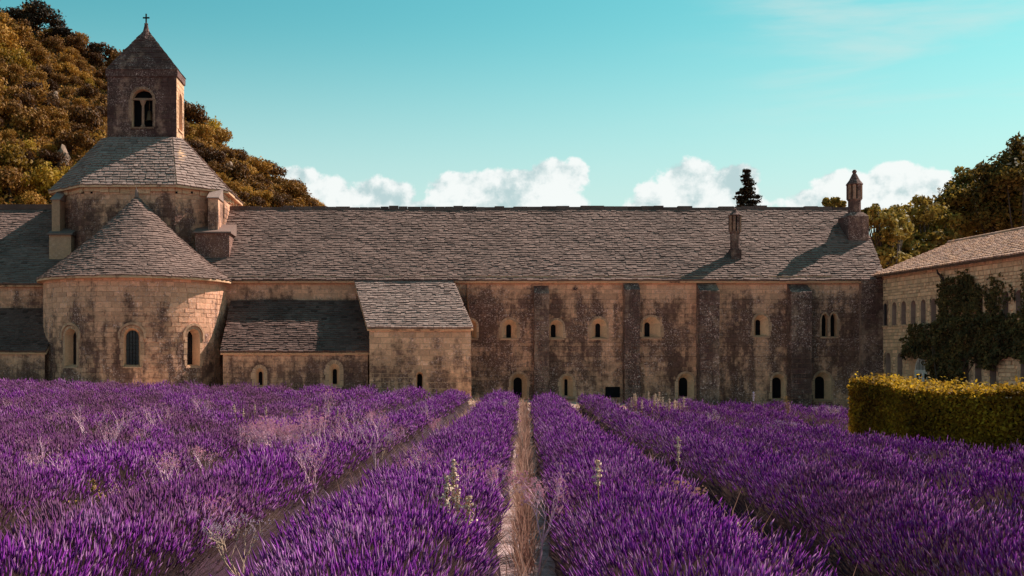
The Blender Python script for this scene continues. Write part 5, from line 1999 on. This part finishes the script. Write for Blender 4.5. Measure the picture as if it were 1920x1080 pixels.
def plume_weed(label, px_, Y, stalks, seed, mat=None, headmat=None, name='plume_weed', group='pale plumed weeds'):
    """upright stalks that end in a fluffy spike; stalks: (dx, height, head length, head radius)"""
    x = (px_ - 760) * Y / 2100
    z = gz(x, Y)
    t = thing(name, label, 'weed', (x, Y, z), group)
    r = random.Random(seed); rg = np.random.default_rng(seed)
    for dx, h, hl, hr in stalks:
        p0 = Vector((x + dx * .6, Y + r.uniform(-.05, .05), z)); p1 = p0 + Vector((dx * .4 + r.uniform(-.03, .03), 0, h))
        m = MB(); m.tube([p0, p0.lerp(p1, .5) + Vector((r.gauss(0, .015), 0, 0)), p1], [.008, .006, .004], 4)
        for _ in range(5):
            f = r.uniform(.2, .7); q = p0.lerp(p1, f); a = r.uniform(0, 6.28)
            e = q + Vector((math.cos(a) * .07, math.sin(a) * .07, .06)); s = Vector((-math.sin(a), math.cos(a), 0)) * .012
            m.quad(q, q.lerp(e, .5) + s, e, q.lerp(e, .5) - s)
        so = m.build('stalk', mat or M['ochre'], t)
        n = int(240 * hl / .2)
        f = rg.uniform(0, 1, n)
        rad = hr * (.45 + .55 * np.sin(np.pi * (f * .9 + .08))) * rg.gamma(2.0, .42, n) * (.7 + .5 * np.sin(f * 23 + dx * 40))
        a = rg.uniform(0, 6.28, n)
        P = np.stack([p1.x + rad * np.cos(a), p1.y + rad * np.sin(a), p1.z - hl * .75 + hl * f], 1)
        d = np.stack([np.cos(a), np.sin(a), np.full(n, .6)], 1)
        v, q = leaf_quads(P, .015, d, .8, seed=seed)
        tag(link('seed_head', np_mesh('seed_head', v, q, mats=[headmat or M['seedhead']]), so), kind='stuff')
    fix(t)


def weeds():
    B = branch_weed
    B('dry_weed', 'large pink dried weed bush standing over the lavender', 515, 0, 1.35, 1, M['pinkweed'], .42, 5, Y=15.0, n0=5)
    B('dry_weed', 'tall thin branching dry weed with a bare crooked stem', 625, 0, 1.45, 5, M['pinkweed'], .45, 5, Y=15.6)
    B('dry_weed', 'small pink dried weed with two thin stems near the big pink bush', 382, 0, 1.05, 3, M['pinkweed'], .4, 4, Y=13.6, n0=2)
    B('dry_weed', 'pink feathery weed near the dark left side of the field', 200, 0, 1.15, 4, M['pinkweed'], .42, 4, Y=17.0, n0=4)
    B('dry_weed', 'pale pink weed left of the big pink bush, farther back', 165, 0, 1.2, 6, M['pinkweed'], .42, 4, Y=20.0, n0=4)
    B('dry_weed', 'pinkish weed on the slope of the lavender row beside the central strip', 905, 0, 1.0, 7, M['pinkweed'], .5, 4, Y=11.0, n0=4)
    B('dry_weed', 'second pinkish weed beside the central strip, closer to it', 938, 0, .85, 8, M['pinkweed'], .5, 4, Y=12.5, n0=4)
    B('dry_weed', 'low pink weed in front, below the small two-stemmed one', 385, 0, .85, 9, M['pinkweed'], .42, 4, Y=9.6, n0=4)
    B('dry_weed', 'thin pale weed on the right slope of the central right row', 1255, 0, .95, 10, M['seedhead'], .4, 4, Y=10.8, n0=2)
    B('dry_weed', 'pink weed far back beside the tall crooked one', 655, 0, 1.2, 12, M['pinkweed'], .42, 4, Y=17.5, n0=5)
    B('flowering_weed', 'weed dotted with small white flower heads, low in front', 455, 0, .78, 11, M['seedhead'], .5, 4, Y=8.4, n0=3, heads=M['whiteflower'], group='weeds with white flowers')
    rr = random.Random(91)
    for k, (px_, Y) in enumerate(((60, 16), (120, 24), (255, 19), (300, 23), (330, 12.5), (560, 20), (590, 13), (700, 18), (735, 22), (760, 12), (455, 18), (90, 12), (270, 10), (690, 28), (820, 26), (1010, 10), (40, 30), (380, 30))):
        B('wispy_weed', 'small wispy pink weed among the lavender rows left of the central strip' if px_ < 960 else 'small wispy pink weed at the edge of the central strip', px_, 0, rr.uniform(.75, 1.15), 130 + k, M['pinkweed'], .42, 4, Y=Y, n0=rr.choice((3, 4)), group='small wispy weeds')
    for k, (px_, Y) in enumerate(((715, 20), (800, 30), (940, 36), (1480, 30), (1180, 33), (1530, 42), (1330, 36), (1560, 41))):
        B('white_flower', 'tuft of tiny white flowers in the lavender %s of the central strip' % ('left' if px_ < 970 else 'right'), px_, 0, .95, 170 + k, M['seedhead'], .45, 4, Y=Y, n0=3, heads=M['whiteflower'], group='tufts of white flowers')
    P = plume_weed
    P('clump of pale plumed stalks in front, left of the central strip', 850, 8.0, [(-.06, 1.02, .26, .035), (.02, 1.12, .30, .035), (.12, .88, .20, .035), (.05, .92, .24, .028), (-.12, .75, .16, .025), (.0, .7, .2, .03)], 21)
    P('short tan plumed stalk beside the big pale clump in front', 795, 8.2, [(0, .62, .20, .032), (.05, .5, .12, .025), (-.06, .45, .12, .02)], 22, headmat=M['ochre'])
    P('bushy pale plumes at the foot of the row, left of the big clump', 655, 8.8, [(-.1, .62, .22, .045), (0, .74, .24, .045), (.1, .6, .2, .045), (.16, .5, .2, .04)], 23)
    P('single white plume rising from the first right-hand row', 1117, 9.6, [(0, 1.02, .22, .028)], 24)
    P('thin tan stalk low in the right-hand rows', 1375, 8.6, [(0, .62, .26, .022)], 25)
    P('short bushy stalk at the bottom edge among the right rows', 1440, 8.0, [(0, .50, .20, .035), (.03, .4, .12, .025)], 26, headmat=M['ochre'])
    P('slender pale stalk higher up in the right-hand rows', 1270, 13.5, [(0, 1.0, .3, .022)], 27)
    for i, (px_, Y, n) in enumerate(((1205, 40, 7), (1255, 38.5, 8), (1238, 41.5, 6))):
        r = random.Random(60 + i)
        P(('pale tall grass clump at the far end, in front of the fourth buttress gap', 'pale tall grass clump at the far end, fuller and more to the right', 'pale tall grass clump at the far end, behind the other two')[i], px_, Y,
          [(r.uniform(-.6, .6), r.uniform(.8, 1.25), .34, .05) for _ in range(n)], 70 + i, group='pale grass clumps at the far end')
    P('small bright ochre shrub stalk in front of the arched ground-floor window', 1474, 43, [(0, 1.15, .45, .14), (.1, .9, .4, .1)], 80, headmat=M['ochre'], mat=M['ochre'])
    P('white flower stalk near the far end of the lavender', 1413, 41, [(0, 1.35, .35, .03)], 81, headmat=M['whiteflower'])
    P('row-end tuft of straw stalks left of the central strip', 610, 27, [(-.2, .95, .2, .02), (.1, 1.0, .2, .02), (.3, .9, .2, .02)], 82)
    P('thin straw stalks in the middle of the left field', 470, 26, [(-.4, 1.0, .2, .02), (-.2, .9, .2, .02), (.1, 1.0, .2, .02), (.35, .95, .2, .02)], 83)
    P('yellow-leaved seedling in the dark lavender at the left', 168, 10.4, [(0, .78, .12, .05), (.08, .66, .1, .05), (-.08, .62, .1, .04)], 84, headmat=M['ochre'], mat=M['ochre'])


weeds()
